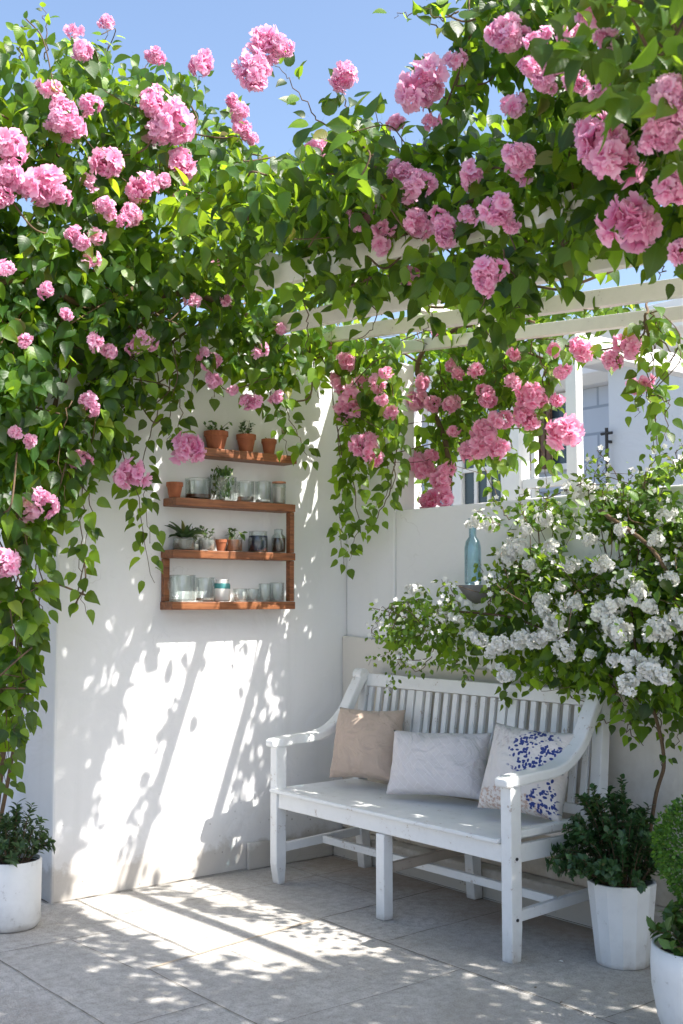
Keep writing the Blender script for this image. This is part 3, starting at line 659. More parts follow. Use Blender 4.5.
S.tube(bez([(.5, .3, 0), (.45, .26, 1.2), (.55, .22, 2.0), (.4, .15, 2.5), (.9, .1, 2.62), (2.0, .2, 2.55)], 8), [.018-.0002*i for i in range(41)], 7)
S.tube(bez([(.42, .16, 2.5), (.40, -.06, 2.56), (.30, -.20, 2.45), (.22, -.22, 2.30), (.28, -.20, 2.12)], 8), .006, 6)
S.tube(bez([(2.0, .2, 2.55), P(650, 300, 1, -.1), P(648, 312, 1, -.28), P(645, 318, 1, -.3), P(652, 352, 1, -.3)], 8), .005, 6)
S.tube(bez([P(560, 345, 1, -.25), P(600, 350, 1, -.25), P(640, 338, 1, -.28), P(645, 318, 1, -.3)], 8), .004, 6)
S.tube(bez([(.9, .1, 2.62), (1.0, .2, 2.5), (1.2, .25, 2.4)], 8), .005, 6)
L.build('foliage', M_LEAF3, v3); local(S.build('stems', M_STEM, smooth=True), v3)
for x, y, s_ in [(346, 362, .8), (342, 385, .8), (336, 378, .6), (350, 402, 1.15), (344, 412, .9), (376, 384, .7), (362, 380, .5), (363, 446, 1.0), (372, 456, .8), (368, 440, .7), (418, 400, .9), (400, 396, .8), (422, 382, .7), (434, 404, .7),
                 (452, 405, .7), (412, 464, 1.15), (425, 470, .9), (408, 455, .8), (432, 455, .6), (441, 482, .9), (447, 470, .7), (430, 500, .9), (484, 432, 1.0), (478, 448, 1.0), (492, 444, .9), (500, 450, .8), (466, 452, .7),
                 (532, 395, 1.05), (525, 405, .8), (527, 418, .9), (565, 434, 1.25), (558, 428, .8), (582, 350, .75), (555, 350, .55), (563, 371, .65), (612, 360, .65), (629, 345, .85), (634, 386, .5), (645, 384, .5), (488, 400, .7), (450, 365, .5), (458, 375, .5), (447, 498, .7), (486, 392, .7), (390, 412, .5), (500, 420, .8), (655, 410, .3)]:
    put(ROSE, P(x, y, 1, -.30 if x > 570 else (-.30 if x < 398 else .14)), s_*.90, v3)
for x, y in [(388, 372), (400, 412), (455, 430), (512, 380), (478, 372), (516, 355), (560, 400), (330, 345), (475, 318), (440, 330), (380, 400)]:
    put(SMALL[1:], P(x, y, 1, -.34 if x < 398 else .14), random.uniform(.7, 1.1), v3)

# ------------------------------------------------------------------ white flowering shrub on the low wall
def clear(p): return p.z+.07 < .43+(p.y+.60)*2.7      # shrub top shaped against the wall, leaving the sun a path to the seat
def hug(lo, hi):
    def f(x, y):
        p = P(x, y, 1, random.uniform(lo, hi))
        if clear(p) or random.random() < .10: return p
        for _ in range(4):
            p = P(x, y, 1, random.uniform(-.24, -.02))
            if clear(p): return p
        return P(x, y, 1, random.uniform(-.12, -.03))
    return f
def hugf(x, y, y0):
    v = y0
    while v < -.10 and not clear(P(x, y, 1, v)): v += .02
    return P(x, y, 1, v-.09)
v4 = thing('flowering_shrub', 'bushy climbing shrub with white blossom spilling over the low wall', 'shrub', (2.05, -.2, 0))
L = Leaves(); LS = Leaves(); S = MB()
main = [(430, 650), (440, 622), (455, 612), (494, 612), (496, 560), (505, 528), (520, 512), (552, 505), (572, 492), (596, 500), (612, 488), (640, 488), (655, 470), (700, 455), (760, 450), (760, 725), (700, 720), (664, 700), (630, 705), (600, 690), (560, 690), (520, 685), (505, 665), (470, 665), (445, 655)]
fill(LS, main, 4700, hug(-.46, -.02), .043, gap=.10, gscale=5, droop=.1, jit=5, keep=lambda q: q.z > 1.18+.1*random.random() or random.random() < .35)
fill(L, [(430, 640), (500, 600), (560, 590), (760, 560), (760, 730), (664, 704), (625, 716), (602, 695), (560, 682), (515, 680), (500, 660)], 1050, hug(-.42, -.10), .058, gap=.18, gscale=4, jit=5)
fill(LS, [(385, 612), (420, 592), (442, 600), (470, 618), (470, 655), (445, 668), (425, 645), (405, 640), (385, 650), (378, 630)], 420, YB(-.45, -.12), .034, gap=.05, gscale=5, droop=.3, jit=5)
fill(L, [(395, 612), (470, 616), (480, 650), (440, 650), (420, 640), (395, 650)], 110, YB(-.40, -.12), .05, gap=.05, jit=5)
for pts in [[(440, 610), (410, 625), (390, 650), (368, 664)], [(430, 620), (405, 650), (392, 675), (388, 690)], [(420, 600), (395, 605), (372, 612)], [(410, 600), (382, 618), (370, 640)], [(440, 640), (420, 670), (400, 660)], [(460, 608), (448, 592), (440, 582)], [(488, 606), (494, 590), (496, 575)], [(452, 612), (453, 592), (447, 580)], [(490, 600), (484, 580), (480, 560)],
            [(455, 655), (462, 670), (470, 680)], [(500, 525), (488, 518), (478, 510)]]:
    strand(LS, S, [P(a, b_, 1, -.35) for a, b_ in pts], size=.034, step=.012, r=.002, spread=.04)
for pts in [[(575, 500), (582, 478), (590, 462)], [(600, 500), (604, 485), (606, 462)], [(640, 490), (652, 462), (662, 452)], [(620, 500), (630, 478), (632, 470)], [(665, 480), (676, 455), (684, 445)], [(510, 520), (500, 508), (492, 500)], [(545, 510), (548, 496), (540, 490)], [(525, 515), (520, 500), (524, 492)], [(590, 500), (596, 470), (604, 448)]]:
    strand(LS, S, [P(a, b_, 1, -.2) for a, b_ in pts], size=.034, step=.011, r=.002, spread=.04, up=True)
for pts in [[(640, 660), (655, 700), (662, 740), (664, 770)], [(600, 660), (620, 700), (650, 720)], [(595, 690), (590, 715), (610, 722), (640, 720)], [(660, 690), (680, 720), (676, 745)], [(560, 680), (575, 700), (600, 705)], [(520, 670), (506, 690), (500, 700)], [(640, 700), (630, 730), (645, 745)], [(640, 690), (648, 720), (660, 732)]]:
    strand(L, S, [P(a, b_, 1, -.17) for a, b_ in pts], size=.05, step=.024)
S.tube(bez([P(640, 905, 1, -.17), P(655, 800, 1, -.16), P(664, 762, 1, -.18), P(655, 715, 1, -.22), P(640, 680, 1, -.2), P(630, 600, 1, -.2)], 8), [.008-.00005*i for i in range(41)], 7)
S.tube(bez([P(655, 715, 1, -.2), P(590, 660, 1, -.2), P(520, 620, 1, -.22), P(440, 610, 1, -.3)], 8), .005, 6)
S.tube(bez([P(700, 760, 1, -.2), P(690, 660, 1, -.2), P(660, 560, 1, -.22), P(600, 510, 1, -.2)], 8), .008, 6)
twigs(S, LS.p, 140, r=.002, reach=.3)
LS.build('small_leaves', M_SHRUB, v4, tpl=TPS, tf=TFS, width=1.15); L.build('foliage', M_LEAF2, v4); local(S.build('stems', M_STEM, smooth=True), v4)
for x, y, s_ in [(417, 590, .7), (408, 588, .4), (445, 617, .8), (457, 620, .8), (477, 522, .9), (490, 525, .8), (470, 636, .8), (480, 640, .7), (541, 602, .9), (543, 612, .7), (535, 640, 1.0), (520, 640, .9), (556, 622, .9), (572, 604, .9), (563, 650, 1.0), (550, 634, .8), (500, 645, .9), (492, 652, .7),
                 (507, 676, .7), (600, 612, 1.0), (615, 606, .9), (608, 622, .8), (620, 634, 1.1), (640, 590, .7), (602, 642, .0), (632, 660, .9), (655, 632, 1.1), (664, 628, .9), (678, 620, 1.0), (650, 670, 1.0), (662, 676, .8), (630, 684, .9), (580, 490, 1.3), (572, 488, .9), (545, 520, .8), (512, 552, .9), (518, 545, .9), (505, 560, .7),
                 (552, 548, .8), (602, 566, .9), (625, 580, .9), (636, 596, .8), (570, 566, .8), (530, 566, .7), (525, 530, .7), (655, 540, .7), (668, 515, .8), (620, 530, .6), (590, 540, .6), (670, 580, .7), (612, 660, .6), (590, 655, .5), (560, 586, .6), (500, 668, .5), (648, 606, .7)]:
    if s_ > 0: put(WHT, hugf(x, y, -.50 if x > 500 else -.40), s_*1.0, v4)
# countless single white blossoms among the leaves
pos = []; tip = []; nr = []; sz = []
cand = [q for q in LS.p]
for _ in range(650):
    c = Vector(random.choice(cand))+Vector((.02, -.04, .02))+rv(.015)
    u = rv(1).normalized()+TOCAM; u.normalize(); a = u.orthogonal().normalized(); w_ = u.cross(a)
    for k in range(5):
        an = k*1.2566+.3; rad = a*math.cos(an)+w_*math.sin(an); pos.append(c); tip.append(rad+u*.3); nr.append(u); sz.append(.0125)
leaf_mesh('blossoms', np.array(pos), np.array(tip), np.array(nr), np.array(sz), M_WHITE, tpl=TPS, tf=TFS, width=1.4, parent=v4)['kind'] = 'stuff'

# ------------------------------------------------------------------ bench
XL, XR, XM = .315, 1.765, 1.06
YF, YR = -.655, -.165
bench = thing('garden_bench', 'weathered white slatted garden bench with curved arms holding three cushions', 'bench', (1.04, -.42, 0))
def part(mb, name, mat=M_BENCH, bevel=.004, parent=None, smooth=False):
    o = mb.build(name, mat, bevel=bevel, smooth=smooth)
    if parent: o.parent = parent
    else: local(o, bench)
    return o
LW = .051
def legprism(x, prof): g = MB(); g.prism(prof, x-LW/2, x+LW/2, 0); return g
for x in (XL, XR):
    top_ = .622
    part(legprism(x, [(YF-.028, .0), (YF+.020, .0), (YF+.028, .12), (YF+.028, top_), (YF-.028, top_), (YF-.028, .12)] if x == XR else
              [(YF-.012, .0), (YF+.020, .0), (YF+.028, .09), (YF+.028, top_), (YF-.028, top_), (YF-.028, .09)]), 'leg')
part(legprism(XM, [(YF-.024, 0), (YF+.026, 0), (YF+.026, .342), (YF-.024, .342)]), 'leg')
def back_y(z): return YR+.02-.0*z if z < .38 else YR+.02+(z-.38)*.10
for x in (XL, XR):
    part(legprism(x, [(YR+.005, 0), (YR+.055, 0), (YR+.020, .38), (YR+.065, .925), (YR+.020, .925), (YR-.035, .38)]), 'leg')
part(legprism(XM, [(YR+.005, 0), (YR+.055, 0), (YR+.035, .38), (YR-.02, .38)]), 'leg')
# seat
g = MB(); g.box((XL-.010, YF-.045, .414), (XR+.010-.04, YR-.03, .432)); part(g, 'seat', bevel=.005)
g = MB(); g.box((XL+LW/2+.001, YF-.020, .345), (XR-LW/2-.001, YF+.004, .411)); part(g, 'apron')
for x in (XL, XR):
    g = MB(); g.box((x-.012, YF+.030, .345), (x+.012, YR-.024, .411)); part(g, 'apron')
g = MB(); g.box((XR-.026, YF+.030, .4345), (XR+.022, YR-.035, .462)); part(g, 'side_rail')
g = MB(); g.box((XL+LW/2+.001, YR-.018, .345), (XR-LW/2-.001, YR+.002, .411)); part(g, 'apron')
# stretchers
for x, z, m_ in ((XL, .16, M_BENCH), (XR, .155, M_BENCH), (XM, .20, M_BARE)):
    g = MB(); g.bar((x, YF+.030, z), (x, YR+.015, z+.02), .026, .040); part(g, 'stretcher', m_)
g = MB(); g.bar((XL+.016, -.40, .17), (XR-.016, -.40, .17), .024, .034); part(g, 'stretcher')
# back
def by(z): return YR-.045+(z-.43)*.15
g = MB(); g.bar((XL+LW/2, by(.90)+.012, .905), (XR-LW/2, by(.90)+.012, .905), .030, .060, up=(0, .16, 1)); part(g, 'top_rail')
g = MB(); g.bar((XL+LW/2, by(.475)+.012, .475), (XR-LW/2, by(.475)+.012, .475), .028, .040, up=(0, .16, 1)); part(g, 'bottom_rail')
x0 = XL+LW/2; x1 = XR-LW/2; span = x1-x0; cells = 24
for i in range(cells):
    xc_ = x0+span*(i+.5)/cells+random.uniform(-.001, .001)
    wide = i in (5, 6, 15, 16)
    g = MB(); g.bar((xc_, by(.496)+.012, .496), (xc_, by(.873)+.012, .873), (.046 if wide else .029), .016 if not wide else .020, up=(0, 1, 0)); part(g, 'slat', bevel=.002)
# arms: one curved plank that sweeps up into the back post
path = bez([(0, YF-.055, .637), (0, YF+.08, .646), (0, YF+.22, .656), (0, YF+.31, .688), (0, YR-.10, .755), (0, YR-.045, .845), (0, YR+.015, .935)], 7)
for x in (XL, XR):
    g = MB(); vs = []; k = len(path); w_ = .074
    for i, p in enumerate(path):
        d = (path[min(i+1, k-1)]-path[max(i-1, 0)]).normalized(); nrm_ = Vector((0, -d.z, d.y))
        f = i/(k-1); ww = w_*(1.0 if f > .06 else .80)*(1-.25*max(0, f-.5)); th_ = .040*(1 if i > 0 else .7)
        for sx, sn in ((-1, -1), (1, -1), (1, 1), (-1, 1)): vs.append(Vector((x+sx*ww/2, p.y, p.z))+nrm_*sn*th_/2)
    fs = [(3, 2, 1, 0), tuple((k-1)*4+j_ for j_ in range(4))]
    for i in range(k-1):
        for j_ in range(4): fs.append((i*4+j_, i*4+(j_+1) % 4, (i+1)*4+(j_+1) % 4, (i+1)*4+j_))
    g.add(vs, fs); part(g, 'armrest', bevel=.008)
    # scrolled rounded head of the post
    g = MB(); e = path[-1]; ol = [(e.y-.010+.030*math.cos(a_), e.z-.004+.030*math.sin(a_)) for a_ in [i*math.pi/8 for i in range(16)]]
    g.prism(ol, x-.031, x+.031, 0); part(g, 'scroll', bevel=.003)
# bolt heads
for x, y, z in ((XR+LW/2, YF, .365), (XR+LW/2, YR, .50), (XR+LW/2, YF, .15)):
    g = MB(); g.tube([(x-.001, y, z), (x+.004, y, z)], .006, 8); part(g, 'bolt', M_IRON, bevel=0)

# ------------------------------------------------------------------ cushions
def cushion_mesh(name, w, h, t_, mat, parent=None, seed=1, sag=.0):
    n = 34; vs = []; uvs = []
    def prof(a): return max(0, 1-abs(a)**2.6)
    for side in (1, -1):
        for j_ in range(n+1):
            for i in range(n+1):
                u = 2*i/n-1; v = 2*j_/n-1
                # sides bow inwards, corners stay sharp
                ex = 1-.075*(1-v*v)**1*(abs(u)**2); ey = 1-.075*(1-u*u)*(abs(v)**2)
                X = u*w/2*ex; Y = v*h/2*ey
                th = t_/2*(prof(u)*prof(v))**.48
                q = Vector((X*9+seed*3, Y*9, side*2))
                wr = .010*noise.noise(q)+.0055*noise.noise(q*2.7)
                # gathers running in from the corners and edges
                ed = max(abs(u), abs(v)); wr += .009*math.sin((u*7+v*11)*1.7+seed)*max(0, ed-.45)*max(0, 1-ed)*6*noise.noise(q*.7)
                z = side*(th) + (wr if ed < .999 else 0) - sag*(1-v)*.0
                vs.append((X, Y, z)); uvs.append((u*.5+.5, v*.5+.5))
    N1 = (n+1)*(n+1); fs = []
    for s_ in (0, 1):
        for j_ in range(n):
            for i in range(n):
                a = s_*N1+j_*(n+1)+i; f = (a, a+1, a+n+2, a+n+1); fs.append(f if s_ == 0 else f[::-1])
    me = bpy.data.meshes.new(name); me.from_pydata(vs, [], fs); me.materials.append(mat)
    uv = me.uv_layers.new(name='UVMap')
    for l in me.loops: uv.data[l.index].uv = uvs[l.vertex_index]
    import bmesh
    bm = bmesh.new(); bm.from_mesh(me); bmesh.ops.remove_doubles(bm, verts=bm.verts, dist=.0004); bm.to_mesh(me); bm.free()
    me.polygons.foreach_set('use_smooth', [True]*len(me.polygons))
    o = bpy.data.objects.new(name, me); COL.objects.link(o); return o
def fabric(name, base, kind=None):
    m, t, ns, lk, b = newmat(name)
    uv = N(t, 'ShaderNodeUVMap').outputs[0]; ob = objpos(t)
    wv = noisetex(t, ob, 420, 2, .7); cl = noisetex(t, ob, 14, 4)
    c = mixc(t, math_(t, 'MULTIPLY', cl, .4), base, tuple(x*.82 for x in base))
    h = wv
    if kind == 'quilt':
        mp = N(t, 'ShaderNodeMapping'); mp.inputs['Rotation'].default_value = (0, 0, R_(45)); mp.inputs['Scale'].default_value = (1.6, 1, 1); lk.new(uv, mp.inputs[0])
        br = N(t, 'ShaderNodeTexBrick'); br.inputs['Scale'].default_value = 3.6; br.inputs['Mortar Size'].default_value = .022; br.inputs['Brick Width'].default_value = .8; br.inputs['Row Height'].default_value = .4
        br.inputs['Mortar Smooth'].default_value = .4; lk.new(mp.outputs[0], br.inputs[0])
        c = mixc(t, math_(t, 'MULTIPLY', br.outputs['Fac'], .5), c, (.80, .77, .78)); h = math_(t, 'ADD', math_(t, 'MULTIPLY', wv, .4), br.outputs['Fac'])
    if kind == 'floral':
        dn = N(t, 'ShaderNodeTexNoise'); dn.inputs['Scale'].default_value = 9; lk.new(uv, dn.inputs['Vector'])
        vm = N(t, 'ShaderNodeVectorMath'); vm.operation = 'MULTIPLY_ADD'; lk.new(dn.outputs[1], vm.inputs[0]); vm.inputs[1].default_value = (.22, .22, 0); lk.new(uv, vm.inputs[2])
        sb = N(t, 'ShaderNodeVectorMath'); sb.operation = 'SUBTRACT'; lk.new(vm.outputs[0], sb.inputs[0]); sb.inputs[1].default_value = (.11, .11, 0)
        sep = N(t, 'ShaderNodeSeparateXYZ'); lk.new(sb.outputs[0], sep.inputs[0]); U_, V_ = sep.outputs[0], sep.outputs[1]
        def blob(u0, v0, ru, rv_):
            a = math_(t, 'POWER', math_(t, 'DIVIDE', math_(t, 'SUBTRACT', U_, u0), ru), 2); b_ = math_(t, 'POWER', math_(t, 'DIVIDE', math_(t, 'SUBTRACT', V_, v0), rv_), 2)
            return ramp(t, math_(t, 'ADD', a, b_), [(.8, 1), (1.0, 0)])
        mask = math_(t, 'MAXIMUM', blob(.66, .68, .30, .32), math_(t, 'MAXIMUM', blob(.82, .16, .18, .16), blob(.90, .36, .07, .2)))
        mp = N(t, 'ShaderNodeMapping'); mp.inputs['Scale'].default_value = (1, 1.6, 1); mp.inputs['Rotation'].default_value = (0, 0, .6); lk.new(uv, mp.inputs[0])
        v1_ = N(t, 'ShaderNodeTexVoronoi'); v1_.inputs['Scale'].default_value = 17; lk.new(mp.outputs[0], v1_.inputs['Vector'])
        mp2 = N(t, 'ShaderNodeMapping'); mp2.inputs['Scale'].default_value = (1.7, 1, 1); mp2.inputs['Rotation'].default_value = (0, 0, -.5); lk.new(uv, mp2.inputs[0])
        v2_ = N(t, 'ShaderNodeTexVoronoi'); v2_.inputs['Scale'].default_value = 15; lk.new(mp2.outputs[0], v2_.inputs['Vector'])
        lf = math_(t, 'MAXIMUM', ramp(t, v1_.outputs['Distance'], [(.38, 1), (.44, 0)]), ramp(t, v2_.outputs['Distance'], [(.33, 1), (.39, 0)]))
        c = mixc(t, math_(t, 'MULTIPLY', blob(.35, .05, .55, .22), ramp(t, noisetex(t, uv, 22, 5, .7), [(.48, 0), (.56, .75)])), c, (.42, .24, .16))
        c = mixc(t, math_(t, 'MULTIPLY', blob(.2, .92, .3, .22), ramp(t, noisetex(t, uv, 18, 5, .7), [(.50, 0), (.6, .55)])), c, (.42, .36, .36))
        c = mixc(t, math_(t, 'MULTIPLY', mask, lf), c, (.022, .045, .22))
    lk.new(c, b.inputs['Base Color']); b.inputs['Roughness'].default_value = .9
    try: b.inputs['Sheen Weight'].default_value = .2
    except Exception: pass
    lk.new(bump(t, h, .5, .0012, bump(t, noisetex(t, ob, 9, 3, .5, 1.2), .8, .03)), b.inputs['Normal'])
    return m
def place_cushion(o, px, py, y, lean, roll=0, yaw=0):
    p = P(px, py, 1, y); o.location = p
    o.rotation_euler = (Matrix.Rotation(yaw, 4, 'Z') @ Matrix.Rotation(R_(90-lean), 4, 'X') @ Matrix.Rotation(roll, 4, 'Z')).to_euler()
c1 = cushion_mesh('cushion', .36, .335, .17, fabric('beige_linen', (.56, .43, .345)), seed=1)
place_cushion(c1, 367, 744, -.33, 18, R_(1), R_(18)); tag(c1, 'plain square beige cushion at the left end of the bench', 'cushion')
c2 = cushion_mesh('cushion', .47, .285, .17, fabric('lilac_quilt', (.70, .655, .66), 'quilt'), seed=2)
place_cushion(c2, 438, 764, -.345, 20, R_(2), R_(20)); tag(c2, 'wide pale lilac cushion with faint diagonal blocks, middle of the bench', 'cushion')
c3 = cushion_mesh('cushion', .37, .35, .17, fabric('floral_linen', (.74, .69, .66), 'floral'), seed=3)
place_cushion(c3, 527, 771, -.36, 20, R_(-3), R_(14)); tag(c3, 'off white cushion printed with blue sprigs and rusty flowers by the right armrest', 'cushion')

# ------------------------------------------------------------------ wall shelves
D = .115
def fz(px, py): return P(px, py, 0, D)
def board(name, y0, y1, ztop, th, d=D, parent=None):
    g = MB(); g.box((.0015, y0, ztop-th), (d, y1, ztop)); return g
sh1 = board('s', -.985, -.41, 2.005, .040); a = fz(198, 445); b_ = fz(297, 457.5)
ytl, ytr = a.y, b_.y; zt1 = (a.z+b_.z)/2
g = board('s', P(186, 445, 0, .06).y, ytr, zt1, .040); s1 = g.build('wall_shelf', M_WOOD, bevel=.003); tag(s1, 'single floating wooden shelf board with three terracotta pots', 'shelf')
s2 = thing('wall_shelf', 'tall brown wooden shelf unit of three boards full of glass jars', 'shelf', (0, -.75, 1.3))
z2 = (fz(175.6, 495.4).z+fz(296, 506).z)/2; z3 = (fz(174, 548.5).z+fz(294.7, 554).z)/2; z4 = (fz(174, 601).z+fz(294.7, 602.4).z)/2
y2l = fz(175.6, 495).y; y3l = fz(173, 550).y; yr = fz(295.5, 556).y
for (yl, z) in ((y2l, z2), (y3l, z3), (y3l, z4)):
    g = board('b', yl, yr, z, .037); local(g.build('shelf_board', M_WOOD, bevel=.003), s2)
g = MB(); g.box((D-.04, yr-.030, z3+.0015), (D-.004, yr-.004, z2-.0385)); local(g.build('upright', M_WOOD, bevel=.003), s2)
g = MB(); g.box((D-.04, yr-.030, z4+.0015), (D-.004, yr-.004, z3-.0385)); local(g.build('upright', M_WOOD, bevel=.003), s2)
g = MB(); g.box((.004, y3l+.003, z4+.0015), (.034, y3l+.032, z3-.0385)); local(g.build('upright', M_WOOD, bevel=.003), s2)

XS = .062
def sy(px, z): # y on shelf for picture column
    lo, hi = -1.4, 0
    return P(px, 500, 0, XS).y if abs(z-1.77) < .1 else P(px, {1: 450, 2: 500, 3: 550, 4: 600}.get(1 if z > 1.9 else 2 if z > 1.6 else 3 if z > 1.4 else 4), 0, XS).y
PXM = 196.
def terracotta(px, z, w, h, label, leaves=None, rim=True, sp=1.0):
    y = sy(px, z); r = w/2/PXM; H = h/PXM
    T = thing('flower_pot', label, 'flower pot', (XS, y, z+.0015), 'little pots on the wall shelves')
    g = MB(); prof = [(r*.66, 0), (r*.90, H*.70), (r*.90, H*.72), (r, H*.73), (r, H), (r*.88, H), (r*.86, H*.82), (0, H*.80)]
    g.lathe(prof, 20); g.build('pot', M_TERRA, T)
    g = MB(); g.lathe([(r*.85, H*.83), (r*.5, H*.87), (0, H*.88)], 16); g.build('soil', M_SOIL, T, smooth=True)
    if leaves: leaves(T, r, H)
    return T
def bushy(n, hgt, ls, mat=M_HERB, spread=1.3, stems=6, lean=(0, 0)):
    def f(T, r, H):
        L = Leaves(); S = MB()
        for s_ in range(stems):
            an = 6.28*s_/stems+random.random(); e = Vector((math.cos(an)*r*spread*random.uniform(.3, 1)+lean[0], math.sin(an)*r*spread*random.uniform(.3, 1)+lean[1], H*.86+hgt*random.uniform(.6, 1.1)))
            b0 = Vector((math.cos(an)*r*.2, math.sin(an)*r*.2, H*.84)); c = bez([b0, (b0+e)/2+Vector((0, 0, hgt*.12)), e], 4)
            S.tube(c, .0012, 4)
            for k in range(n//stems):
                q = c[random.randint(1, len(c)-1)]; o = rv(.6); L.add(q, o+Vector((0, 0, .25)), Vector((0, 0, 1))+rv(.4), ls*random.uniform(.6, 1.2))
        S.build('stems', M_GSTEM, T); L2 = leaf_mesh('foliage', np.array(L.p), np.array(L.t), np.array(L.n), np.array(L.s), mat, tpl=TPS, tf=TFS, width=1.3); L2.parent = T
    return f
def spiky(n, length):
    def f(T, r, H):
        L = Leaves()
        for k in range(n):
            an = 6.28*k/n+random.uniform(-.2, .2); el = random.uniform(.15, 1.2)
            L.add((math.cos(an)*.006, math.sin(an)*.006, H*.9), (math.cos(an)*math.cos(el), math.sin(an)*math.cos(el), math.sin(el)), (-math.cos(an)*.5, -math.sin(an)*.5, 1), length*random.uniform(.7, 1.1))
        o = leaf_mesh('foliage', np.array(L.p), np.array(L.t), np.array(L.n), np.array(L.s), M_HERB, tpl=TPL[2:], tf=[tuple(i-2 for i in f_) for f_ in TF[1:]], width=.42); o.parent = T
    return f
terracotta(216, zt1, 23, 17, 'broad terracotta pot with trailing green plant, left on the top shelf', bushy(40, .05, .028, M_BIND, 1.9, 7))
terracotta(246, zt1, 19, 17, 'terracotta pot with upright leafy sprig, middle of the top shelf', bushy(44, .085, .022, M_HERB, 1.3, 6))
terracotta(269, zt1, 15, 15, 'small dark terracotta pot nearly bare, right on the top shelf', bushy(8, .015, .02, M_HERB, 1.0, 3))
terracotta(174.5, z2, 15.5, 14, 'empty terracotta pot at the left end of the second shelf')
terracotta(221, z3, 11, 11, 'tiny plain terracotta pot between plants on the third shelf')

def jar(px, z, w, h, label, content=None, neck=None, name='glass_jar', cat='jar', mat=None, cw=None, x=XS):
    y = sy(px, z); r = w/2/PXM; H = h/PXM; th = .0018
    T = thing(name, label, cat, (x, y, z+.0015), 'glassware on the wall shelves')
    if neck: out = [(r*.9, 0), (r, H*.04), (r, H*.66), (r*neck, H*.80), (r*neck, H*.95), (r*neck*1.08, H)]
    else: out = [(r*.92, 0), (r, H*.05), (r, H*.93), (r*1.03, H)]
    inn = [(max(a_-th, .001), max(b_, .004)) for a_, b_ in out][::-1]; inn[0] = (out[-1][0]-th, H)
    g = MB(); g.lathe(out+inn[0:]+[(0, .004)], 20); g.build('glass', mat or M_GLASS, T, smooth=True)
    if content: content(T, r-th-.001, H)
    return T
def liquid(colr, f0, nm='contents', rough=.3):
    mt = simple(nm+'_'+str(int(colr[0]*1000)), colr, rough, .3, 60, .3)
    def f(T, r, H): g = MB(); g.lathe([(r*.93, .005), (r, H*.06), (r, H*f0), (0, H*f0+.001)], 18); g.build('contents', mt, T, smooth=False)
    return f
def both(*fs):
    def f(T, r, H):
        for q in fs: q(T, r, H)
    return f
def herbs(n, ls):
    def f(T, r, H):
        L = Leaves(); S = MB()
        for k in range(n):
            an = random.uniform(0, 6.28); rr = r*.8*math.sqrt(random.random()); zz = random.uniform(.1, 1.3)*H
            L.add((math.cos(an)*rr, math.sin(an)*rr, zz), (random.gauss(0, .4), random.gauss(0, .4), 1), rv(1), ls*random.uniform(.7, 1.3))
        o = leaf_mesh('herbs', np.array(L.p), np.array(L.t), np.array(L.n), np.array(L.s), M_BIND, tpl=TPS, tf=TFS, width=.9); o.parent = T
    return f
def disc_lid(mt):
    def f(T, r, H): g = MB(); g.lathe([(r+.003, H+.001), (r+.003, H+.010), (0, H+.011)], 20); g.build('rim', mt, T)
    return f
M_COPPER = simple('copper', (.50, .22, .12), .4, .2, 30, .1, metal=.6)
jar(198, z2, 24, 19, 'wide clear tumbler with a little brown soil, second shelf', liquid((.10, .05, .03), .22))
jar(222, z2, 27, 22, 'glass jar stuffed with leafy green herbs, second shelf', herbs(150, .028))
jar(246, z2, 17, 20, 'clear jar with dark dried sprig, right of the green herbs', liquid((.25, .22, .20), .25), x=.055)
jar(263, z2, 15.5, 21, 'narrow clear glass between two jars, right on the second shelf', liquid((.55, .55, .53), .15))
jar(279, z2, 13.5, 20, 'clear jar with copper rim at the right end of the second shelf', both(liquid((.48, .44, .38), .8), disc_lid(M_COPPER)))
jar(184, z3, 20, 11, 'low glass bowl holding a spiky green plant, third shelf', both(liquid((.30, .27, .24), .8), spiky(22, .105)), name='glass_planter', cat='planter')
jar(207, z3, 15, 12, 'glass of pale gravel with feathery sprig, third shelf', both(liquid((.46, .44, .42), .8), bushy(40, .055, .018, M_HERB, 1.4, 6)), name='glass_planter', cat='planter')
jar(198, z3, 10, 10, 'tiny glass tucked behind the spiky plant, third shelf', both(liquid((.42, .40, .38), .6), bushy(24, .07, .018, M_HERB, 1.6, 5)), name='glass_planter', cat='planter', x=.035)
jar(234, z3, 16, 13, 'glass of brown soil with broad green leaves, third shelf', both(liquid((.22, .09, .05), .85), bushy(16, .05, .038, M_BIND, 1.3, 4)), name='glass_planter', cat='planter')
jar(258, z3, 19, 20, 'wide jar of dark navy liquid on the third shelf', liquid((.012, .02, .05), .78), neck=.92)
jar(278.5, z3, 14, 23, 'small bottle jar with dark amber contents by the right upright', liquid((.05, .03, .02), .62), neck=.62)
mg = jar(182, z4, 24, 24, 'large clear glass mug with curved handle, bottom shelf left', liquid((.6, .6, .58), .08), name='glass_mug', cat='mug')
g = MB(); r_ = 12/PXM; g.tube([(0.01, -r_*math.cos(a_)*.0-r_-.018*math.sin(a_), .075-.035*math.cos(a_)+.0) for a_ in [i*math.pi/8 for i in range(9)]][::-1], .003, 6); g.build('handle', M_GLASS, mg, smooth=True)
jar(205, z4, 18, 22, 'clear preserving jar second from left on the bottom shelf', liquid((.40, .36, .33), .15))
M_CER = None
m, t, ns, lk, b = newmat('banded_ceramic'); ob = objpos(t); sep = N(t, 'ShaderNodeSeparateXYZ'); lk.new(ob, sep.inputs[0])
zz = math_(t, 'ADD', sep.outputs[2], math_(t, 'MULTIPLY', noisetex(t, ob, 60, 3), .01))
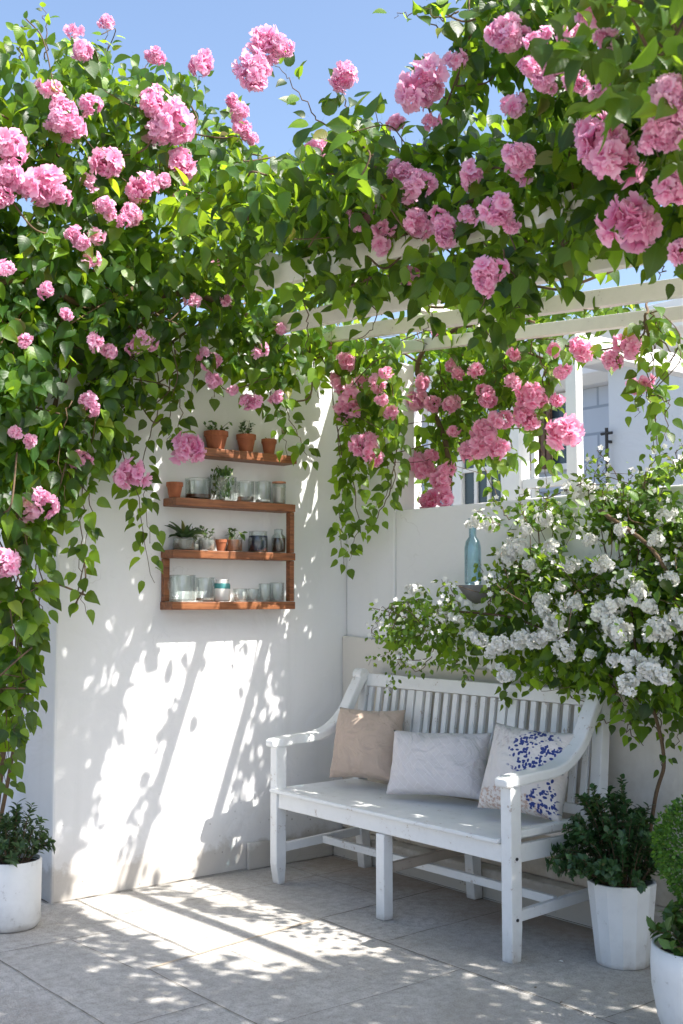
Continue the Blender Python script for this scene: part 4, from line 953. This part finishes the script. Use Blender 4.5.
cc = ramp(t, math_(t, 'MULTIPLY', zz, 10), [(.0, (.62, .60, .57)), (.64, (.66, .64, .61)), (.66, (.05, .20, .20)), (.90, (.07, .25, .25)), (.93, (.66, .65, .62))])
lk.new(cc, b.inputs['Base Color']); b.inputs['Roughness'].default_value = .25; M_CER = m
T = tag((lambda g: g.build('ceramic_jar', M_CER, smooth=True))((lambda g: (g.lathe([(.033, 0), (.039, .006), (.039, .078), (.031, .092), (.031, .104), (.027, .104), (.027, .09), (.0, .088)], 24), g)[1])(MB())), 'white ceramic jar with a teal band on the bottom shelf', 'jar')
T.location = (XS, sy(222, z4), z4+.0015)
for px, w, h, x, lb in [(240, 13, 12, .062, 'low cut glass cup beside the banded jar, bottom shelf'), (253, 12, 12, .062, 'low cut glass cup left of the tall tumblers, bottom shelf'), (264, 12, 17, .07, 'ribbed clear tumbler in the right half of the bottom shelf'), (277, 14, 18, .062, 'widest ribbed tumbler near the right upright, bottom shelf'), (288, 8, 12, .085, 'small shot glass at the foot of the right upright')]:
    jar(px, z4, w, h, lb, liquid((.62, .61, .6), .10), name='drinking_glass', cat='glass', x=x)
# terracotta pot hung under the pergola by the pillar
hp = P(309, 356, 1, -.12)
T = thing('hanging_pot', 'terracotta half pot hung high in the corner under the rafters', 'flower pot', tuple(hp))
g = MB(); g.lathe([(.03, 0), (.055, .06), (.06, .062), (.06, .078), (.05, .078), (0, .07)], 18); g.build('pot', M_TERRA, T)
g = MB(); g.tube([(0.055, 0, .07), (.03, 0, .16), (0, 0, .24)], .0015, 4); g.tube([(-.055, 0, .07), (-.03, 0, .16), (0, 0, .24)], .0015, 4); g.build('hanger', M_IRON, T)

# ------------------------------------------------------------------ blue bottle on its wall bowl
q = P(469, 585, 1, -.20)
T = thing('wall_planter', 'grey half bowl planter fixed to the low wall among white flowers', 'planter', (q.x, -.145, q.z-.075))
M_GREY = simple('grey_stone', (.20, .19, .20), .8, .25, 30, .3)
g = MB(); g.lathe([(.02, -.005), (.055, .02), (.085, .065), (.085, .075), (.076, .075), (.05, .03), (0, .025)], 24); g.bar((0, .08, .04), (0, .15, .04), .05, .04); g.build('bowl', M_GREY, T, smooth=True)
g = MB(); g.lathe([(.07, .066), (0, .072)], 18); g.build('soil', M_SOIL, T)
T = thing('glass_bottle', 'tall blue glass bottle standing in the grey wall bowl', 'bottle', (q.x-.01, -.165, q.z))
out = [(.035, 0), (.037, .01), (.037, .165), (.031, .193), (.017, .213), (.0155, .280), (.020, .283), (.020, .294)]
g = MB(); g.lathe(out+[(a_-.003, max(b_, .006)) for a_, b_ in out][::-1]+[(0, .006)], 28); g.build('glass', M_BLUE, T, smooth=True)

# ------------------------------------------------------------------ potted plants on the paving
M_POT = paint('pot_paint', (.76, .77, .77), (.30, .28, .25), .35, .6)
def shrub_pot(T, c, r, H, n_st, reach, hgt, ls, mat, per=26, tpl=TPS, tf=TFS, width=1.2, bias=(0, 0)):
    L = Leaves(); S = MB()
    for s_ in range(n_st):
        an = random.uniform(0, 6.28); rr = random.random()**.5
        e = Vector((math.cos(an)*reach*rr+bias[0], math.sin(an)*reach*rr+bias[1], H+hgt*(1.05-.95*rr*rr)*random.uniform(.75, 1.15)))
        b0 = Vector((math.cos(an)*r*.5*rr, math.sin(an)*r*.5*rr, H-.02)); cc_ = bez([b0, b0*.45+e*.55+Vector((0, 0, hgt*.12)), e], 7)
        S.tube(cc_, [.0022-.0001*i for i in range(len(cc_))], 4)
        for k in range(per):
            f = .12+.88*random.random()**.9; x_ = f*(len(cc_)-1); i = min(int(x_), len(cc_)-2); q_ = cc_[i].lerp(cc_[i+1], x_-i)
            d = (cc_[i+1]-cc_[i]).normalized(); o = rv(1); o = (o-d*o.dot(d)).normalized()
            L.add(q_, o*.9+d*.55+Vector((0, 0, .1)), d+o*.1+Vector((0, 0, .6))+rv(.3), ls*random.uniform(.6, 1.2))
    S.build('stems', M_STEM, T); o = leaf_mesh('foliage', np.array(L.p), np.array(L.t), np.array(L.n), np.array(L.s), mat, tpl=tpl, tf=tf, width=width); o.parent = T
# faceted pot
T = thing('potted_shrub', 'dark bushy shrub in a white faceted pot beside the bench', 'potted plant', (2.025, -.36, .002))
rt, rb, H = .124, .096, .290
fac = 14
g = MB(); g.lathe([(rb*.96, 0), (rb, .012), (rt*.985, H*.93), (rt, H), (rt-.014, H), (rt-.018, H*.9), (0, H*.88)], fac); g.build('pot', M_POT, T, bevel=.003)
g = MB(); g.lathe([(rt-.019, H*.905), (0, H*.93)], 16); g.build('soil', M_SOIL, T)
shrub_pot(T, None, rt, H, 110, .25, .31, .028, M_DARK, 40, bias=(-.03, 0))
# topiary pot
T = thing('potted_topiary', 'clipped ball topiary in a rounded white pot at the right edge', 'potted plant', (2.655, -.80, .002))
rt = .145; H = .285
g = MB(); g.lathe([(.095, 0), (.108, .012), (.132, .08), (.147, .17), (.150, .23), (.146, H), (.134, H), (.13, H-.03), (0, H-.04)], 36); g.build('pot', M_POT, T, smooth=True)
g = MB(); g.lathe([(.128, H-.028), (0, H-.015)], 20); g.build('soil', M_SOIL, T)
g = MB(); g.tube([(0, 0, H-.03), (.004, 0, H+.1), (-.003, .004, H+.20)], .010, 8); g.build('trunk', M_STEM, T, smooth=True)
shrub_pot(T, None, rt, H, 34, .16, .12, .040, M_BIND, 12, bias=(-.01, 0), width=1.3)
L = Leaves(); cz = .56
for k in range(5200):
    d = rv(1).normalized(); rr = random.uniform(.80, 1.02)*(1+.05*noise.noise(d*3)); 
    q_ = Vector((d.x*.135*rr, d.y*.135*rr, cz+d.z*(.150 if d.z > 0 else .175)*rr)); 
    if d.z < 0: q_.x *= 1+d.z*.25; q_.y *= 1+d.z*.25
    L.add(q_, d+rv(.45), d+rv(.6), .013*random.uniform(.7, 1.3))
o = leaf_mesh('clipped_crown', np.array(L.p), np.array(L.t), np.array(L.n), np.array(L.s), M_TOPI, tpl=TPS, tf=TFS, width=1.3); o.parent = T
# left cylinder pot
T = thing('potted_herb', 'bushy green herb in a white cylinder pot in the left corner', 'potted plant', (.215, -1.885, .002))
rt = .112; H = .262
g = MB(); g.lathe([(.098, 0), (.106, .010), (rt, .03), (rt*1.01, H), (rt-.007, H+.002), (rt-.009, H-.02), (0, H-.022)], 40); g.build('pot', M_POT, T, smooth=True, bevel=.002)
g = MB(); g.lathe([(rt-.0095, H-.018), (0, H-.008)], 20); g.build('soil', M_SOIL, T)
shrub_pot(T, None, rt, H, 44, .155, .20, .034, M_HERB, 24, width=.85, bias=(.0, .01))

# ------------------------------------------------------------------ small fallen things
q = P(558, 961, 2, .007); L = Leaves(); L.add(q, (1, .3, .1), (0, 0, 1), .022)
o = L.build('fallen_petal', M_WHITE, None, tpl=TPS, tf=TFS, width=1.6); tag(o, 'white petal lying on the shaded paving beside the bench leg', 'petal')
gl = 'dry leaf scraps on the paving'
for i, (x, y, s_, lb) in enumerate([(535, 988, .014, 'small dark leaf scrap on the paving below the white petal'), (560, 1003, .012, 'tiniest dark leaf scrap, lowest on the paving right of the bench')]):
    L = Leaves(); L.add(P(x, y, 2, .007), (random.uniform(-1, 1), 1, .1), (0, 0, 1), s_); o = L.build('fallen_leaf', M_STEM, None, tpl=TPS, tf=TFS, width=1.2); tag(o, lb, 'leaf', gl)
